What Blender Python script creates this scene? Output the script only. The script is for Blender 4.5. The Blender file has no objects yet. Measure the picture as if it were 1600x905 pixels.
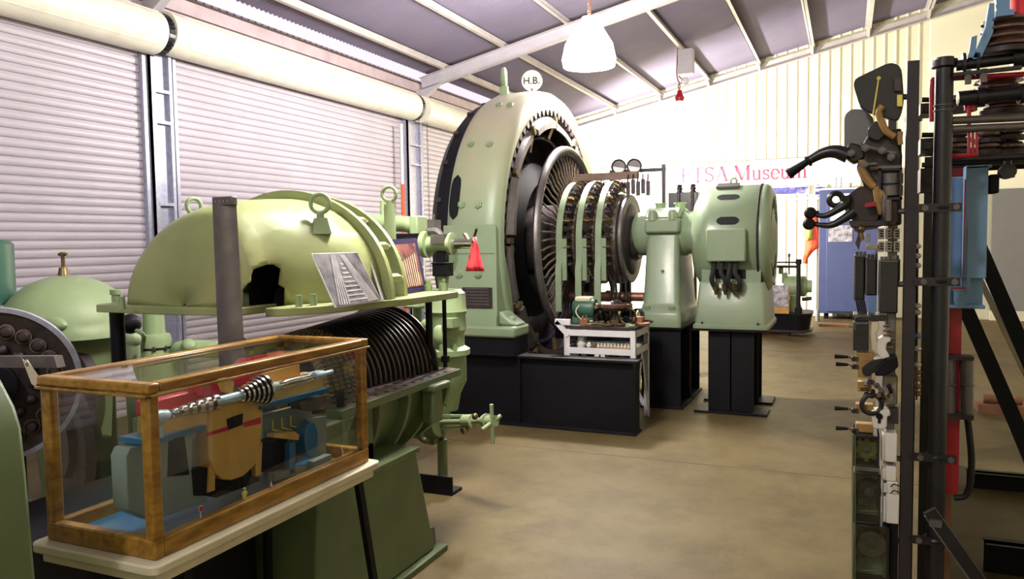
import bpy, bmesh, math, random
from mathutils import Vector, Matrix, noise
random.seed(7)
PI = math.pi
S = bpy.context.scene
COL = S.collection

# ---------------------------------------------------------------- camera
F_PX, PITCH, ROLL, YAW, CAM_H = 1217.5, .0615, -.0145, .4062, 1.6
def _camv(x, y, z):
    X = x*math.cos(YAW)+y*math.sin(YAW); Z = -x*math.sin(YAW)+y*math.cos(YAW); Y = -z
    Y2 = Y*math.cos(PITCH)-Z*math.sin(PITCH); Z2 = Y*math.sin(PITCH)+Z*math.cos(PITCH)
    return (X*math.cos(ROLL)-Y2*math.sin(ROLL), X*math.sin(ROLL)+Y2*math.cos(ROLL), Z2)
_c = [_camv(1, 0, 0), _camv(0, 1, 0), _camv(0, 0, 1)]
_right = Vector((_c[0][0], _c[1][0], _c[2][0])); _down = Vector((_c[0][1], _c[1][1], _c[2][1])); _fwd = Vector((_c[0][2], _c[1][2], _c[2][2]))
cam_data = bpy.data.cameras.new('camera'); cam = bpy.data.objects.new('camera', cam_data); COL.objects.link(cam)
cam_data.sensor_width = 36; cam_data.lens = F_PX*36/1600; cam_data.clip_start = .05; cam_data.clip_end = 200
cam.matrix_world = Matrix(((_right.x, -_down.x, -_fwd.x, 0), (_right.y, -_down.y, -_fwd.y, 0), (_right.z, -_down.z, -_fwd.z, CAM_H), (0, 0, 0, 1)))
S.camera = cam
def at(px, py, x=None, y=None, z=None):
    "point of the place seen at a photo pixel, on the plane x=, y= or z="
    d = _right*((px-800)/F_PX)+_down*((py-452.5)/F_PX)+_fwd
    t = x/d.x if x is not None else y/d.y if y is not None else (z-CAM_H)/d.z
    return Vector((d.x*t, d.y*t, d.z*t+CAM_H))

# ---------------------------------------------------------------- light
S.view_settings.view_transform = 'Standard'; S.view_settings.look = 'None'
S.view_settings.gamma = 1; S.view_settings.use_curve_mapping = False
S.view_settings.exposure = 0.3
S.cycles.use_denoising = True
S.cycles.max_bounces = 8
w = bpy.data.worlds.new('sky'); S.world = w; w.use_nodes = True
w.node_tree.nodes['Background'].inputs[0].default_value = (.93, .86, 1.0, 1)
w.node_tree.nodes['Background'].inputs[1].default_value = 1.1
def lamp_light(name, loc, power, color, size=.12, kind='POINT', rot=None, spot=None):
    d = bpy.data.lights.new(name, kind); d.energy = power; d.color = color
    if kind == 'AREA': d.size = size
    else: d.shadow_soft_size = size
    if spot: d.spot_size = spot; d.spot_blend = .6
    o = bpy.data.objects.new(name, d); COL.objects.link(o); o.location = loc
    if rot: o.rotation_euler = rot
    return o
LAMP_A = Vector((-2.52, 8.0, 3.60)); LAMP_B = Vector((-1.95, 3.65, 3.2)); LAMP_C = Vector((-2.9, 13.6, 4.0)); LAMP_D = Vector((-1.6, -1.5, 4.3))

# ---------------------------------------------------------------- materials
def nt(name):
    m = bpy.data.materials.new(name); m.use_nodes = True
    return m, m.node_tree.nodes, m.node_tree.links, m.node_tree.nodes['Principled BSDF']
def mat(name, col, rough=.5, metal=0, var=.12, scale=6, dirt=None, dirt_amt=0, bump=0, bscale=40, coat=0, emit=None, estr=0, spec=.5):
    m, N, L, B = nt(name)
    B.inputs['Roughness'].default_value = rough; B.inputs['Metallic'].default_value = metal; B.inputs['Specular IOR Level'].default_value = spec
    tc = N.new('ShaderNodeTexCoord'); n = N.new('ShaderNodeTexNoise'); n.inputs['Scale'].default_value = scale; n.inputs['Detail'].default_value = 5
    L.new(tc.outputs['Object'], n.inputs['Vector'])
    mp = N.new('ShaderNodeMapRange'); mp.inputs[1].default_value = .3; mp.inputs[2].default_value = .7; mp.inputs[3].default_value = 1-var; mp.inputs[4].default_value = 1+var
    L.new(n.outputs[0], mp.inputs[0])
    mx = N.new('ShaderNodeMix'); mx.data_type = 'RGBA'; mx.blend_type = 'MULTIPLY'; mx.inputs[0].default_value = 1
    mx.inputs[6].default_value = (*col, 1); L.new(mp.outputs[0], mx.inputs[7])
    out = mx.outputs[2]
    if dirt:
        n2 = N.new('ShaderNodeTexNoise'); n2.inputs['Scale'].default_value = scale*.45; n2.inputs['Detail'].default_value = 9; n2.inputs['Roughness'].default_value = .65
        L.new(tc.outputs['Object'], n2.inputs['Vector'])
        m2 = N.new('ShaderNodeMapRange'); m2.inputs[1].default_value = .5; m2.inputs[2].default_value = .72; m2.inputs[3].default_value = 0; m2.inputs[4].default_value = dirt_amt
        L.new(n2.outputs[0], m2.inputs[0])
        mx2 = N.new('ShaderNodeMix'); mx2.data_type = 'RGBA'; L.new(m2.outputs[0], mx2.inputs[0]); L.new(out, mx2.inputs[6]); mx2.inputs[7].default_value = (*dirt, 1)
        out = mx2.outputs[2]
    L.new(out, B.inputs['Base Color'])
    if bump:
        n3 = N.new('ShaderNodeTexNoise'); n3.inputs['Scale'].default_value = bscale; L.new(tc.outputs['Object'], n3.inputs['Vector'])
        b = N.new('ShaderNodeBump'); b.inputs['Strength'].default_value = bump; b.inputs['Distance'].default_value = .01
        L.new(n3.outputs[0], b.inputs['Height']); L.new(b.outputs[0], B.inputs['Normal'])
    if coat: B.inputs['Coat Weight'].default_value = coat; B.inputs['Coat Roughness'].default_value = .15
    if emit: B.inputs['Emission Color'].default_value = (*emit, 1); B.inputs['Emission Strength'].default_value = estr
    return m
def glass_mat(name, col=(1, 1, 1), ior=1.45, refl=.12):
    m, N, L, B = nt(name); N.remove(B)
    o = N['Material Output']; t = N.new('ShaderNodeBsdfTransparent'); t.inputs[0].default_value = (*col, 1)
    g = N.new('ShaderNodeBsdfGlossy'); g.inputs['Roughness'].default_value = .02; g.inputs[0].default_value = (1, 1, 1, 1)
    f = N.new('ShaderNodeLayerWeight'); f.inputs[0].default_value = .5
    pw = N.new('ShaderNodeMath'); pw.operation = 'POWER'; L.new(f.outputs['Facing'], pw.inputs[0]); pw.inputs[1].default_value = 4
    ma = N.new('ShaderNodeMath'); ma.operation = 'MULTIPLY_ADD'; L.new(pw.outputs[0], ma.inputs[0]); ma.inputs[1].default_value = .6; ma.inputs[2].default_value = refl
    mx = N.new('ShaderNodeMixShader'); L.new(ma.outputs[0], mx.inputs[0]); L.new(t.outputs[0], mx.inputs[1]); L.new(g.outputs[0], mx.inputs[2]); L.new(mx.outputs[0], o.inputs[0])
    return m
def wood_mat(name, c1, c2, rough=.35):
    m, N, L, B = nt(name); B.inputs['Roughness'].default_value = rough
    tc = N.new('ShaderNodeTexCoord'); mpg = N.new('ShaderNodeMapping'); mpg.inputs['Scale'].default_value = (14, 3, 14)
    n = N.new('ShaderNodeTexNoise'); n.inputs['Scale'].default_value = 3; n.inputs['Detail'].default_value = 6
    L.new(tc.outputs['Object'], mpg.inputs[0]); L.new(mpg.outputs[0], n.inputs['Vector'])
    r = N.new('ShaderNodeValToRGB'); r.color_ramp.elements[0].position = .35; r.color_ramp.elements[0].color = (*c1, 1); r.color_ramp.elements[1].position = .7; r.color_ramp.elements[1].color = (*c2, 1)
    L.new(n.outputs[0], r.inputs[0]); L.new(r.outputs[0], B.inputs['Base Color'])
    return m
G1 = (.25, .38, .21)
M = dict(
    green=mat('sage_green_paint', (.225, .295, .185), .38, var=.07, scale=3, dirt=(.29, .30, .17), dirt_amt=.35, coat=.15),
    hood=mat('aged_green_paint', (.28, .325, .135), .42, var=.12, scale=4, dirt=(.40, .34, .15), dirt_amt=.55),
    dgreen=mat('olive_green_paint', (.12, .165, .075), .5, var=.15, scale=5, dirt=(.14, .11, .07), dirt_amt=.4),
    lgreen=mat('pale_green_paint', (.26, .35, .18), .5, var=.1, scale=5, dirt=(.3, .3, .2), dirt_amt=.4),
    teal=mat('teal_green_paint', (.035, .11, .075), .4, var=.1),
    black=mat('black_paint', (.003, .003, .0055), .55, spec=.25, var=.3, scale=8),
    blackm=mat('black_enamel', (.014, .013, .016), .3, var=.3, scale=10),
    iron=mat('dark_iron', (.045, .035, .038), .45, .4, var=.35, scale=20, dirt=(.10, .06, .035), dirt_amt=.5),
    coil=mat('varnished_coil', (.15, .115, .085), .5, .1, var=.4, scale=30, dirt=(.25, .17, .09), dirt_amt=.6),
    steel=mat('dull_steel', (.16, .145, .145), .42, .6, var=.2, scale=12, dirt=(.12, .08, .06), dirt_amt=.4),
    bright=mat('bright_steel', (.62, .6, .58), .18, 1, var=.08, scale=20),
    brass=mat('dark_brass', (.19, .135, .07), .35, .8, var=.3, scale=20, dirt=(.08, .05, .03), dirt_amt=.6),
    tan=mat('tan_phenolic', (.34, .20, .055), .5, 0, var=.25, scale=20, dirt=(.15, .08, .03), dirt_amt=.5),
    copper=mat('copper_pink', (.38, .19, .12), .4, .7, var=.2, scale=15),
    white=mat('white_paint', (.72, .70, .72), .4, var=.04),
    cream=mat('cream_paint', (.62, .57, .40), .35, var=.1, scale=7, dirt=(.4, .35, .2), dirt_amt=.4),
    ceramic=mat('white_ceramic', (.75, .72, .68), .2, var=.04, coat=.5),
    brown=mat('brown_glazed_porcelain', (.10, .05, .035), .12, var=.3, scale=10, coat=1),
    red=mat('red_paint', (.35, .008, .02), .4, var=.1),
    flag=mat('pink_red_cloth', (.80, .045, .06), .7, var=.08, scale=10),
    orange=mat('hi_vis_orange_cloth', (1.0, .12, .03), .7, var=.08),
    yellow=mat('hi_vis_yellow_cloth', (.75, .65, .12), .6),
    blue=mat('slate_blue_paint', (.055, .07, .165), .45, var=.06),
    lblue=mat('pale_blue_paint', (.16, .30, .48), .4, var=.1, dirt=(.1, .2, .3), dirt_amt=.4),
    mblue=mat('bright_blue_paint', (.012, .13, .30), .3, var=.12, coat=.4),
    galv=mat('galvanised_steel', (.40, .41, .52), .42, .5, var=.15, scale=25),
    rust=mat('rusty_timber', (.22, .10, .05), .7, var=.3),
    hose=mat('black_rubber', (.01, .01, .01), .6),
    paper=mat('white_paper', (.75, .74, .76), .6, var=.02),
    grey=mat('grey_cabinet_paint', (.19, .185, .17), .5, var=.04),
    cardwood=mat('amber_ply', (.45, .25, .07), .4, var=.2, scale=12),
    glass=glass_mat('case_glass', (.95, .96, .94), refl=.05),
    meterglass=glass_mat('meter_glass', (.8, .85, .8), refl=.05),
    oak=wood_mat('honey_oak', (.19, .090, .012), (.40, .215, .035), .3),
    pale=mat('pale_grey_model_paint', (.20, .24, .25), .45, var=.08),
    sandm=mat('sand_model_paint', (.58, .36, .10), .45, var=.1, scale=10),
    rose=mat('rose_model_paint', (.50, .02, .05), .4, var=.1),
    skyb=mat('sky_blue_model_paint', (.35, .5, .62), .3, var=.05),
)

# ---------------------------------------------------------------- geometry kit
def frame_to(d):
    "rotation taking +Z to d"
    return Vector((0, 0, 1)).rotation_difference(Vector(d).normalized()).to_matrix().to_4x4()
class MB:
    def __init__(s): s.b = bmesh.new()
    def box(s, c, d, rot=None):
        m = Matrix.Translation(Vector(c))
        if rot is not None: m = m @ (rot.to_4x4() if isinstance(rot, Matrix) else Matrix.Rotation(rot, 4, 'Z'))
        bmesh.ops.create_cube(s.b, size=1, matrix=m @ Matrix.Diagonal((d[0], d[1], d[2], 1))); return s
    def bb(s, a, b):
        "box from corner a to corner b"
        return s.box([(a[i]+b[i])/2 for i in range(3)], [abs(a[i]-b[i]) for i in range(3)])
    def cyl(s, p, q, r, r2=None, n=16):
        p = Vector(p); q = Vector(q); d = q-p
        m = Matrix.Translation((p+q)/2) @ frame_to(d)
        bmesh.ops.create_cone(s.b, cap_ends=True, segments=n, radius1=r, radius2=r if r2 is None else r2, depth=d.length, matrix=m); return s
    def ball(s, c, r, sc=(1, 1, 1), n=14):
        bmesh.ops.create_uvsphere(s.b, u_segments=n, v_segments=max(6, n//2+1), radius=1, matrix=Matrix.Translation(Vector(c)) @ Matrix.Diagonal((r*sc[0], r*sc[1], r*sc[2], 1))); return s
    def grid(s, rows, closed_u=False, closed_v=False, caps=False):
        "skin rows of points"
        V = [[s.b.verts.new(p) for p in r] for r in rows]
        nr, nc = len(V), len(V[0])
        for i in range(nr if closed_v else nr-1):
            for j in range(nc if closed_u else nc-1):
                q = [V[i][j], V[i][(j+1) % nc], V[(i+1) % nr][(j+1) % nc], V[(i+1) % nr][j]]
                try: s.b.faces.new(q)
                except ValueError: pass
        if caps:
            for r in (V[0], V[-1]):
                try: s.b.faces.new(r)
                except ValueError: pass
        return s
    def lathe(s, prof, o, d=(0, 0, 1), n=32, a0=0, a1=2*PI, caps=False):
        "prof: (radius, along) pairs turned about axis d at o; closed profile gives a solid of revolution"
        R = Matrix.Translation(Vector(o)) @ frame_to(d)
        full = abs(a1-a0-2*PI) < 1e-6
        k = n if full else n+1
        rows = [[R @ Vector((r*math.cos(a0+(a1-a0)*i/n), r*math.sin(a0+(a1-a0)*i/n), z)) for (r, z) in prof] for i in range(k)]
        return s.grid(rows, closed_u=False, closed_v=full, caps=caps and not full)
    def tube(s, pts, r, n=10, closed=False):
        pts = [Vector(p) for p in pts]; rows = []
        up = None
        for i, p in enumerate(pts):
            if closed: t = pts[(i+1) % len(pts)]-pts[i-1]
            else: t = pts[min(i+1, len(pts)-1)]-pts[max(i-1, 0)]
            t.normalize()
            if up is None: up = t.orthogonal().normalized()
            up = (up-t*up.dot(t)).normalized(); v = t.cross(up)
            rr = r[i] if isinstance(r, (list, tuple)) else r
            rows.append([p+(up*math.cos(2*PI*k/n)+v*math.sin(2*PI*k/n))*rr for k in range(n)])
        return s.grid(rows, closed_u=True, closed_v=closed, caps=not closed)
    def torus(s, c, R, r, d=(0, 0, 1), n=28, m=10):
        F = Matrix.Translation(Vector(c)) @ frame_to(d)
        return s.tube([F @ Vector((R*math.cos(2*PI*i/n), R*math.sin(2*PI*i/n), 0)) for i in range(n)], r, m, closed=True)
    def prism(s, pts, dv):
        "polygon pts (3-D, planar) extruded by vector dv"
        dv = Vector(dv); a = [s.b.verts.new(Vector(p)) for p in pts]; b = [s.b.verts.new(Vector(p)+dv) for p in pts]
        s.b.faces.new(a); s.b.faces.new(b[::-1]); n = len(a)
        for i in range(n): s.b.faces.new([a[i], b[i], b[(i+1) % n], a[(i+1) % n]])
        return s
    def beam(s, p, q, w, h, up=(0, 0, 1)):
        "rectangular bar from p to q"
        p = Vector(p); q = Vector(q); t = (q-p).normalized(); u = Vector(up); u = (u-t*u.dot(t)).normalized(); v = t.cross(u)
        return s.prism([p+v*w/2+u*h/2, p-v*w/2+u*h/2, p-v*w/2-u*h/2, p+v*w/2-u*h/2], q-p)
    def bolt(s, c, d, r, h):
        d = Vector(d).normalized(); c = Vector(c); s.cyl(c, c+d*h, r, n=6); s.cyl(c+d*h, c+d*h*1.35, r*.55, n=8); return s
    def build(s, name, m, parent=None, bevel=0, smooth=38, sub=0):
        bmesh.ops.recalc_face_normals(s.b, faces=s.b.faces)
        off = Vector((0, 0, 0)); p = parent
        while p: off += p.location; p = p.parent
        bmesh.ops.translate(s.b, verts=s.b.verts, vec=-off)
        me = bpy.data.meshes.new(name); s.b.to_mesh(me); s.b.free()
        for mm in (m if isinstance(m, (list, tuple)) else [m]): me.materials.append(M[mm] if isinstance(mm, str) else mm)
        for f in me.polygons: f.use_smooth = True
        me.set_sharp_from_angle(angle=math.radians(smooth))
        o = bpy.data.objects.new(name, me); COL.objects.link(o)
        if parent: o.parent = parent
        if bevel:
            b = o.modifiers.new('bevel', 'BEVEL'); b.width = bevel; b.segments = 2; b.limit_method = 'ANGLE'; b.angle_limit = math.radians(50); b.harden_normals = False
        if sub:
            b = o.modifiers.new('sub', 'SUBSURF'); b.levels = sub; b.render_levels = sub
        return o
def recentre(o):
    "put a one-mesh thing's origin at its base"
    me = o.data; xs = [v.co for v in me.vertices]
    c = Vector(((min(v.x for v in xs)+max(v.x for v in xs))/2, (min(v.y for v in xs)+max(v.y for v in xs))/2, min(v.z for v in xs)))
    me.transform(Matrix.Translation(-c)); o.location = c
    return o
def tag(o, label=None, cat=None, group=None, kind=None):
    if label: o['label'] = label
    if cat: o['category'] = cat
    if group: o['group'] = group
    if kind: o['kind'] = kind
    if o.type == 'MESH' and cat and o.parent is None and not o.children: recentre(o)
    return o
def thing(name, loc, label, cat, group=None):
    o = bpy.data.objects.new(name, None); COL.objects.link(o); o.location = loc; o.empty_display_size = .1
    return tag(o, label, cat, group)
def copy_tree(o, parent=None):
    c = o.copy(); COL.objects.link(c); c.parent = parent
    for ch in list(o.children): copy_tree(ch, c)
    return c
def struct(name, mb, m, parent=None, **k):
    o = mb.build(name, m, parent, **k)
    if not parent: o['kind'] = 'structure'
    return o
def text_mesh(txt, size, m, name, origin, xdir, ydir, parent=None, depth=.004, italic=False):
    "raised lettering as a mesh"
    cu = bpy.data.curves.new('t', 'FONT'); cu.body = txt; cu.size = size; cu.extrude = depth/2; cu.shear = .3 if italic else 0
    t = bpy.data.objects.new('t', cu); COL.objects.link(t)
    dg = bpy.context.evaluated_depsgraph_get(); dg.update()
    me = bpy.data.meshes.new_from_object(t.evaluated_get(dg)); bpy.data.objects.remove(t); 
    X = Vector(xdir).normalized(); Y = Vector(ydir).normalized(); Z = X.cross(Y); O = Vector(origin)
    off = Vector((0, 0, 0)); p = parent
    while p: off += p.location; p = p.parent
    O = O-off
    me.transform(Matrix(((X.x, Y.x, Z.x, O.x), (X.y, Y.y, Z.y, O.y), (X.z, Y.z, Z.z, O.z), (0, 0, 0, 1))))
    me.materials.clear(); me.materials.append(M[m] if isinstance(m, str) else m); me.name = name
    o = bpy.data.objects.new(name, me); COL.objects.link(o)
    if parent: o.parent = parent
    return o
def bez(p, n=12):
    "Catmull-Rom through points"
    p = [Vector(a) for a in p]; q = [p[0]*2-p[1]]+p+[p[-1]*2-p[-2]]; out = []
    for i in range(1, len(q)-2):
        for k in range(n):
            t = k/n; a, b, c, d = q[i-1], q[i], q[i+1], q[i+2]
            out.append(.5*((2*b)+(c-a)*t+(2*a-5*b+4*c-d)*t*t+(3*b-a-3*c+d)*t**3))
    return out+[p[-1]]
# ================================================================ the setting
XL, YB, XR, YF = -6.2, 17.0, 5.0, -5.0
def roof(x): return 4.12+.217*(x-XL)
# floor: worn brown concrete with a purple-grey sheen and stains
m, N, L, B = nt('worn_concrete'); tc = N.new('ShaderNodeTexCoord')
def _n(sc, det=6, rough=.6):
    n = N.new('ShaderNodeTexNoise'); n.inputs['Scale'].default_value = sc; n.inputs['Detail'].default_value = det; n.inputs['Roughness'].default_value = rough; L.new(tc.outputs['Object'], n.inputs['Vector']); return n
r1 = N.new('ShaderNodeValToRGB'); r1.color_ramp.elements[0].position = .3; r1.color_ramp.elements[0].color = (.105, .078, .033, 1); r1.color_ramp.elements[1].position = .7; r1.color_ramp.elements[1].color = (.155, .118, .052, 1)
L.new(_n(.9).outputs[0], r1.inputs[0])
r2 = N.new('ShaderNodeValToRGB'); r2.color_ramp.elements[0].position = .33; r2.color_ramp.elements[0].color = (.62, .58, .55, 1); r2.color_ramp.elements[1].position = .55; r2.color_ramp.elements[1].color = (1, 1, 1, 1)
L.new(_n(2.3, 9, .7).outputs[0], r2.inputs[0])
mx = N.new('ShaderNodeMix'); mx.data_type = 'RGBA'; mx.blend_type = 'MULTIPLY'; mx.inputs[0].default_value = .8; L.new(r1.outputs[0], mx.inputs[6]); L.new(r2.outputs[0], mx.inputs[7])
L.new(mx.outputs[2], B.inputs['Base Color'])
mr = N.new('ShaderNodeMapRange'); mr.inputs[3].default_value = .45; mr.inputs[4].default_value = .65; L.new(_n(5, 8).outputs[0], mr.inputs[0]); L.new(mr.outputs[0], B.inputs['Roughness'])
bp = N.new('ShaderNodeBump'); bp.inputs['Strength'].default_value = .12; bp.inputs['Distance'].default_value = .01; L.new(_n(30).outputs[0], bp.inputs['Height']); L.new(bp.outputs[0], B.inputs['Normal'])
B.inputs['Specular IOR Level'].default_value = .14; M['floor'] = m
M['cladding'] = mat('cream_cladding', (.84, .79, .56), .45, var=.03)
M['smoothwall'] = mat('cream_lining', (.87, .83, .60), .5, var=.04, scale=1.2)
M['slat'] = mat('roller_slat_paint', (.50, .455, .52), .42, var=.04, scale=3)
M['drum'] = mat('ivory_drum_paint', (.86, .83, .70), .4, var=.05, dirt=(.5, .4, .25), dirt_amt=.3)
M['roofsheet'] = mat('zincalume_roof_sheet', (.205, .18, .25), .6, .1, var=.06, scale=2)
M['purlin'] = mat('galvanised_purlin', (.58, .53, .50), .45, .2, var=.1, scale=6)
M['rafter'] = mat('grey_primer_steel', (.46, .43, .47), .5, .1, var=.08)
M['joint'] = mat('dark_joint', (.06, .045, .035), .8)

struct('floor', MB().bb((XL-.1, YF, -.15), (XR, 20, 0)), 'floor')
g = MB(); g.bb((XL, 5.531, -.001), (XR, 5.539, .0012)); g.bb((-2.9, YF, -.001), (-2.893, 5.53, .0012)); g.bb((XL, 11.53, -.001), (XR, 11.537, .0012)); g.bb((1.75, 5.54, -.001), (1.757, 16.9, .0012))
struct('trim_1', g, 'joint')

def corrug(mb, o, u, v, lu, lv, amp, pitch, seg=4, prof=None):
    "corrugated sheet: runs along v, waves across u; normal = u x v"
    o, u, v = Vector(o), Vector(u), Vector(v); n = u.cross(v).normalized(); k = int(lu/pitch*seg)
    a, b = [], []
    for i in range(k+1):
        s = lu*i/k
        h = amp*math.sin(2*PI*s/pitch) if prof is None else prof(s % pitch/pitch)*amp
        a.append(o+u*s+n*h); b.append(o+u*s+v*lv+n*h)
    mb.grid([a, b]); return mb
rib = lambda t: 1 if .08 < t < .22 else 0
# back wall: ribbed cladding up to the lining
g = MB(); corrug(g, (XL, YB, 0), (1, 0, 0), (0, 0, 1), 7.62, 6.2, .025, .2, 12, rib); struct('wall_back', g, 'cladding', smooth=20)
struct('wall_back_lining', MB().bb((1.42, YB-.03, 0), (XR, YB+.1, 7)), 'smoothwall')
struct('wall_right', MB().bb((XR, YF, 0), (XR+.1, YB+.1, 7)), 'smoothwall')
struct('wall_front', MB().bb((XL, YF-.1, 0), (XR, YF, 7)), 'smoothwall')
# left wall: piers and header behind the shutters
g = MB(); g.bb((XL-.50, YF, 0), (XL-.40, 20, 4.05)); struct('wall_left', g, 'slat')
# roof sheets: corrugated; a translucent strip along the eave
def roof_sheet(name, x0, x1, m, y0=YF, y1=20):
    s = math.hypot(1, .217); g = MB()
    corrug(g, (x0, y0, roof(x0)+.17), (0, 1, 0), (1/s, 0, .217/s), y1-y0, (x1-x0)*s, .012, .076, 4)
    return struct(name, g, m, smooth=60)
roof_sheet('ceiling', -6.2, XR+.2, 'roofsheet')
roof_sheet('ceiling_eave', XL-.8, -6.58, 'roofsheet')
m_, N, L, B = nt('translucent_fibreglass'); N.remove(B); t_ = N.new('ShaderNodeBsdfTransparent'); t_.inputs[0].default_value = (.95, .93, .97, 1); u_ = N.new('ShaderNodeBsdfTranslucent'); u_.inputs[0].default_value = (.9, .86, .92, 1)
x_ = N.new('ShaderNodeMixShader'); x_.inputs[0].default_value = .35; L.new(t_.outputs[0], x_.inputs[1]); L.new(u_.outputs[0], x_.inputs[2]); L.new(x_.outputs[0], N['Material Output'].inputs[0]); M['fibreglass'] = m_
roof_sheet('window_1', -6.58, -6.2, 'fibreglass')
# purlins along the building, rafters across
px_ = [XL-.42, -5.72, -4.72, -3.73, -2.71, -1.69, -.68, .33, 1.36, 2.4, 3.4, 4.4]
for i, x in enumerate(px_):
    g = MB(); z = roof(x)+.14
    for a, b in (((x-.005, z-.12), (x+.005, z)), ((x-.005, z-.12), (x+.055, z-.11)), ((x-.055, z-.01), (x+.005, z))):
        g.bb((a[0], YF, a[1]), (b[0], YB+.02, b[1]))
    struct('trim_%d' % (i+2), g, 'purlin')
for i, y in enumerate((.5, 5.62, 10.75)):
    g = MB(); x0, x1 = XL+.1, XR; 
    def zz(x): return roof(x)+.0
    a = Vector((x0, y, zz(x0)-.08)); b = Vector((x1, y, zz(x1)-.08)); n = Vector((-.217, 0, 1)).normalized()
    g.beam(a, b, .012, .17, n)
    g.beam(a+n*.09, b+n*.09, .10, .012, n); g.beam(a-n*.09, b-n*.09, .10, .012, n)
    g.prism([(x0, y-.05, zz(x0)-.17), (x0+.35, y-.05, zz(x0+.35)-.17), (x0-.15, y-.05, zz(x0)-.45), (x0-.15, y-.05, zz(x0)-.17)], (0, .1, 0))
    struct('trim_%d' % (i+20), g, 'rafter')
# end-wall rafter with its lipped edge
g = MB(); a = Vector((XL, YB-.06, roof(XL)-.02)); b = Vector((XR, YB-.06, roof(XR)-.02)); n = Vector((-.217, 0, 1)).normalized()
g.beam(a, b, .012, .16, n); g.beam(a-n*.08-Vector((0, .04, 0)), b-n*.08-Vector((0, .04, 0)), .09, .012, n); struct('trim_23', g, 'purlin')
g = MB()
for x in px_: 
    if x > -5.8: g.prism([(x-.02, YB-.10, roof(x)-.1), (x-.02, YB-.45, roof(x)+.03), (x-.02, YB-.10, roof(x)+.03)], (.05, 0, 0))
struct('trim_24', g, 'purlin')
# a flashing over the ribbed sheets and a white eave beam along the shutters
g = MB(); g.bb((XL-.06, YF, 3.86), (XL+.02, YB, 4.10)); g.bb((XL-.06, YF, 3.86), (XL+.06, YB, 3.872)); M['flashing'] = mat('pinkish_flashing', (.50, .40, .43), .5, .1, var=.1, dirt=(.3, .2, .2), dirt_amt=.4); struct('trim_25', g, 'flashing')
g = MB(); g.bb((XL-.02, YF, 3.93), (XL+.024, YB, 3.945)); g.bb((XL-.02, YF, 4.085), (XL+.03, YB, 4.11)); struct('trim_29', g, 'joint')
g = MB(); corrug(g, (XL+.02, YF, 4.11), (0, 1, 0), (-.6, 0, .25), 22, .22, .02, .11, 4); struct('trim_30', g, 'flashing', smooth=60)
# steel posts between the shutters
def post(y0, y1, name):
    g = MB(); g.bb((XL-.12, y0, 0), (XL+.03, y0+.012, 3.9)); g.bb((XL-.12, y1-.012, 0), (XL+.03, y1, 3.9)); g.bb((XL-.03, y0, 0), (XL-.02, y1, 3.9))
    g.bb((XL-.02, y0, 0), (XL+.03, y0+.06, 3.9)); g.bb((XL-.02, y1-.05, 0), (XL+.03, y1, 3.9))
    for z in (1.2, 2.0, 2.8, 3.1): g.bb((XL-.05, y0+.05, z), (XL+.035, y1-.05, z+.03))
    return struct(name, g, 'galv')
post(5.62, 5.90, 'trim_26'); post(10.42, 10.86, 'trim_27'); post(0.35, .62, 'trim_28')
# roller shutters
def shutter(name, y0, y1, zd, end=True):
    g = MB(); pitch = .076; seg = 16; H = 3.75; k = int(H/pitch*seg); rows = []
    for i in range(k+1):
        z = H*i/k; t = (z/pitch) % 1
        d = .010*math.sin(PI*min(1, t/.875))**.6 if t < .875 else -.012
        rows.append((d, z))
    g.grid([[(XL-.06+d, y0, z) for d, z in rows], [(XL-.06+d, y1, z) for d, z in rows]])
    o = struct(name, g, 'slat', smooth=25)
    # drum
    R = .205; zc = zd+R; xc = XL+.10
    g = MB(); g.lathe([(0, y0-.2), (R, y0-.2), (R, y1+.02), (0, y1+.02)], (xc, 0, zc), (0, 1, 0), 40)
    for a in (-.75, 1.1): 
        c = Vector((xc+R*math.cos(a), 0, zc+R*math.sin(a))); g.bb((c.x-.006, y0, c.z-.006), (c.x+.006, y1, c.z+.006))
    d = g.build('roller_drum', 'drum', o, bevel=.01)
    if end:
        g = MB(); g.cyl((xc, y1+.02, zc), (xc, y1+.09, zc), R*.9, n=30); n = 30
        for i in range(n):
            a = 2*PI*i/n; g.box((xc+R*.93*math.cos(a), y1+.06, zc+R*.93*math.sin(a)), (.03, .07, .03), Matrix.Rotation(-a, 4, 'Y'))
        g.build('chain_wheel', 'blackm', o)
        g = MB(); g.bb((XL-.05, y1+.10, zc-.1), (xc+.03, y1+.11, zc+.04)); g.cyl((xc, y1+.08, zc), (xc, y1+.12, zc), .04); g.build('end_bracket', 'steel', o)
    g = MB(); g.bb((XL-.06, y0-.02, 0), (XL+.0, y0+.05, H-.2)); g.build('guide_rail', 'galv', o)
    g = MB(); g.bb((XL-.06, y1-.04, 0), (XL+.0, y1+.03, H-.2)); g.build('guide_rail', 'galv', o)
    return o
shutter('door_1', .62, 5.60, 3.43); shutter('door_2', 5.92, 10.4, 3.46); shutter('door_3', 10.88, 16.4, 3.46, True); shutter('door_4', -4.8, .33, 3.43)
# chains hanging from the second shutter's wheel
for k, y in enumerate((10.52, 10.78)):
    g = MB(); n = 60; p0 = Vector((XL+.16, y, 3.6)); p1 = Vector((XL+.16, y+.02, 1.1))
    for i in range(n):
        p = p0.lerp(p1, i/n); g.torus(p, .014, .004, (1, 0, 0) if i % 2 else (0, 1, 0), 8, 5)
    tag(g.build('door_chain', 'steel'), ['near run of thin hand chain hanging below the far drum wheel, over the shutter edge', 'far run of thin hand chain hanging below the far drum wheel, beside the first run'][k], 'chain', 'hand chains of the far roller shutter')

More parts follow.
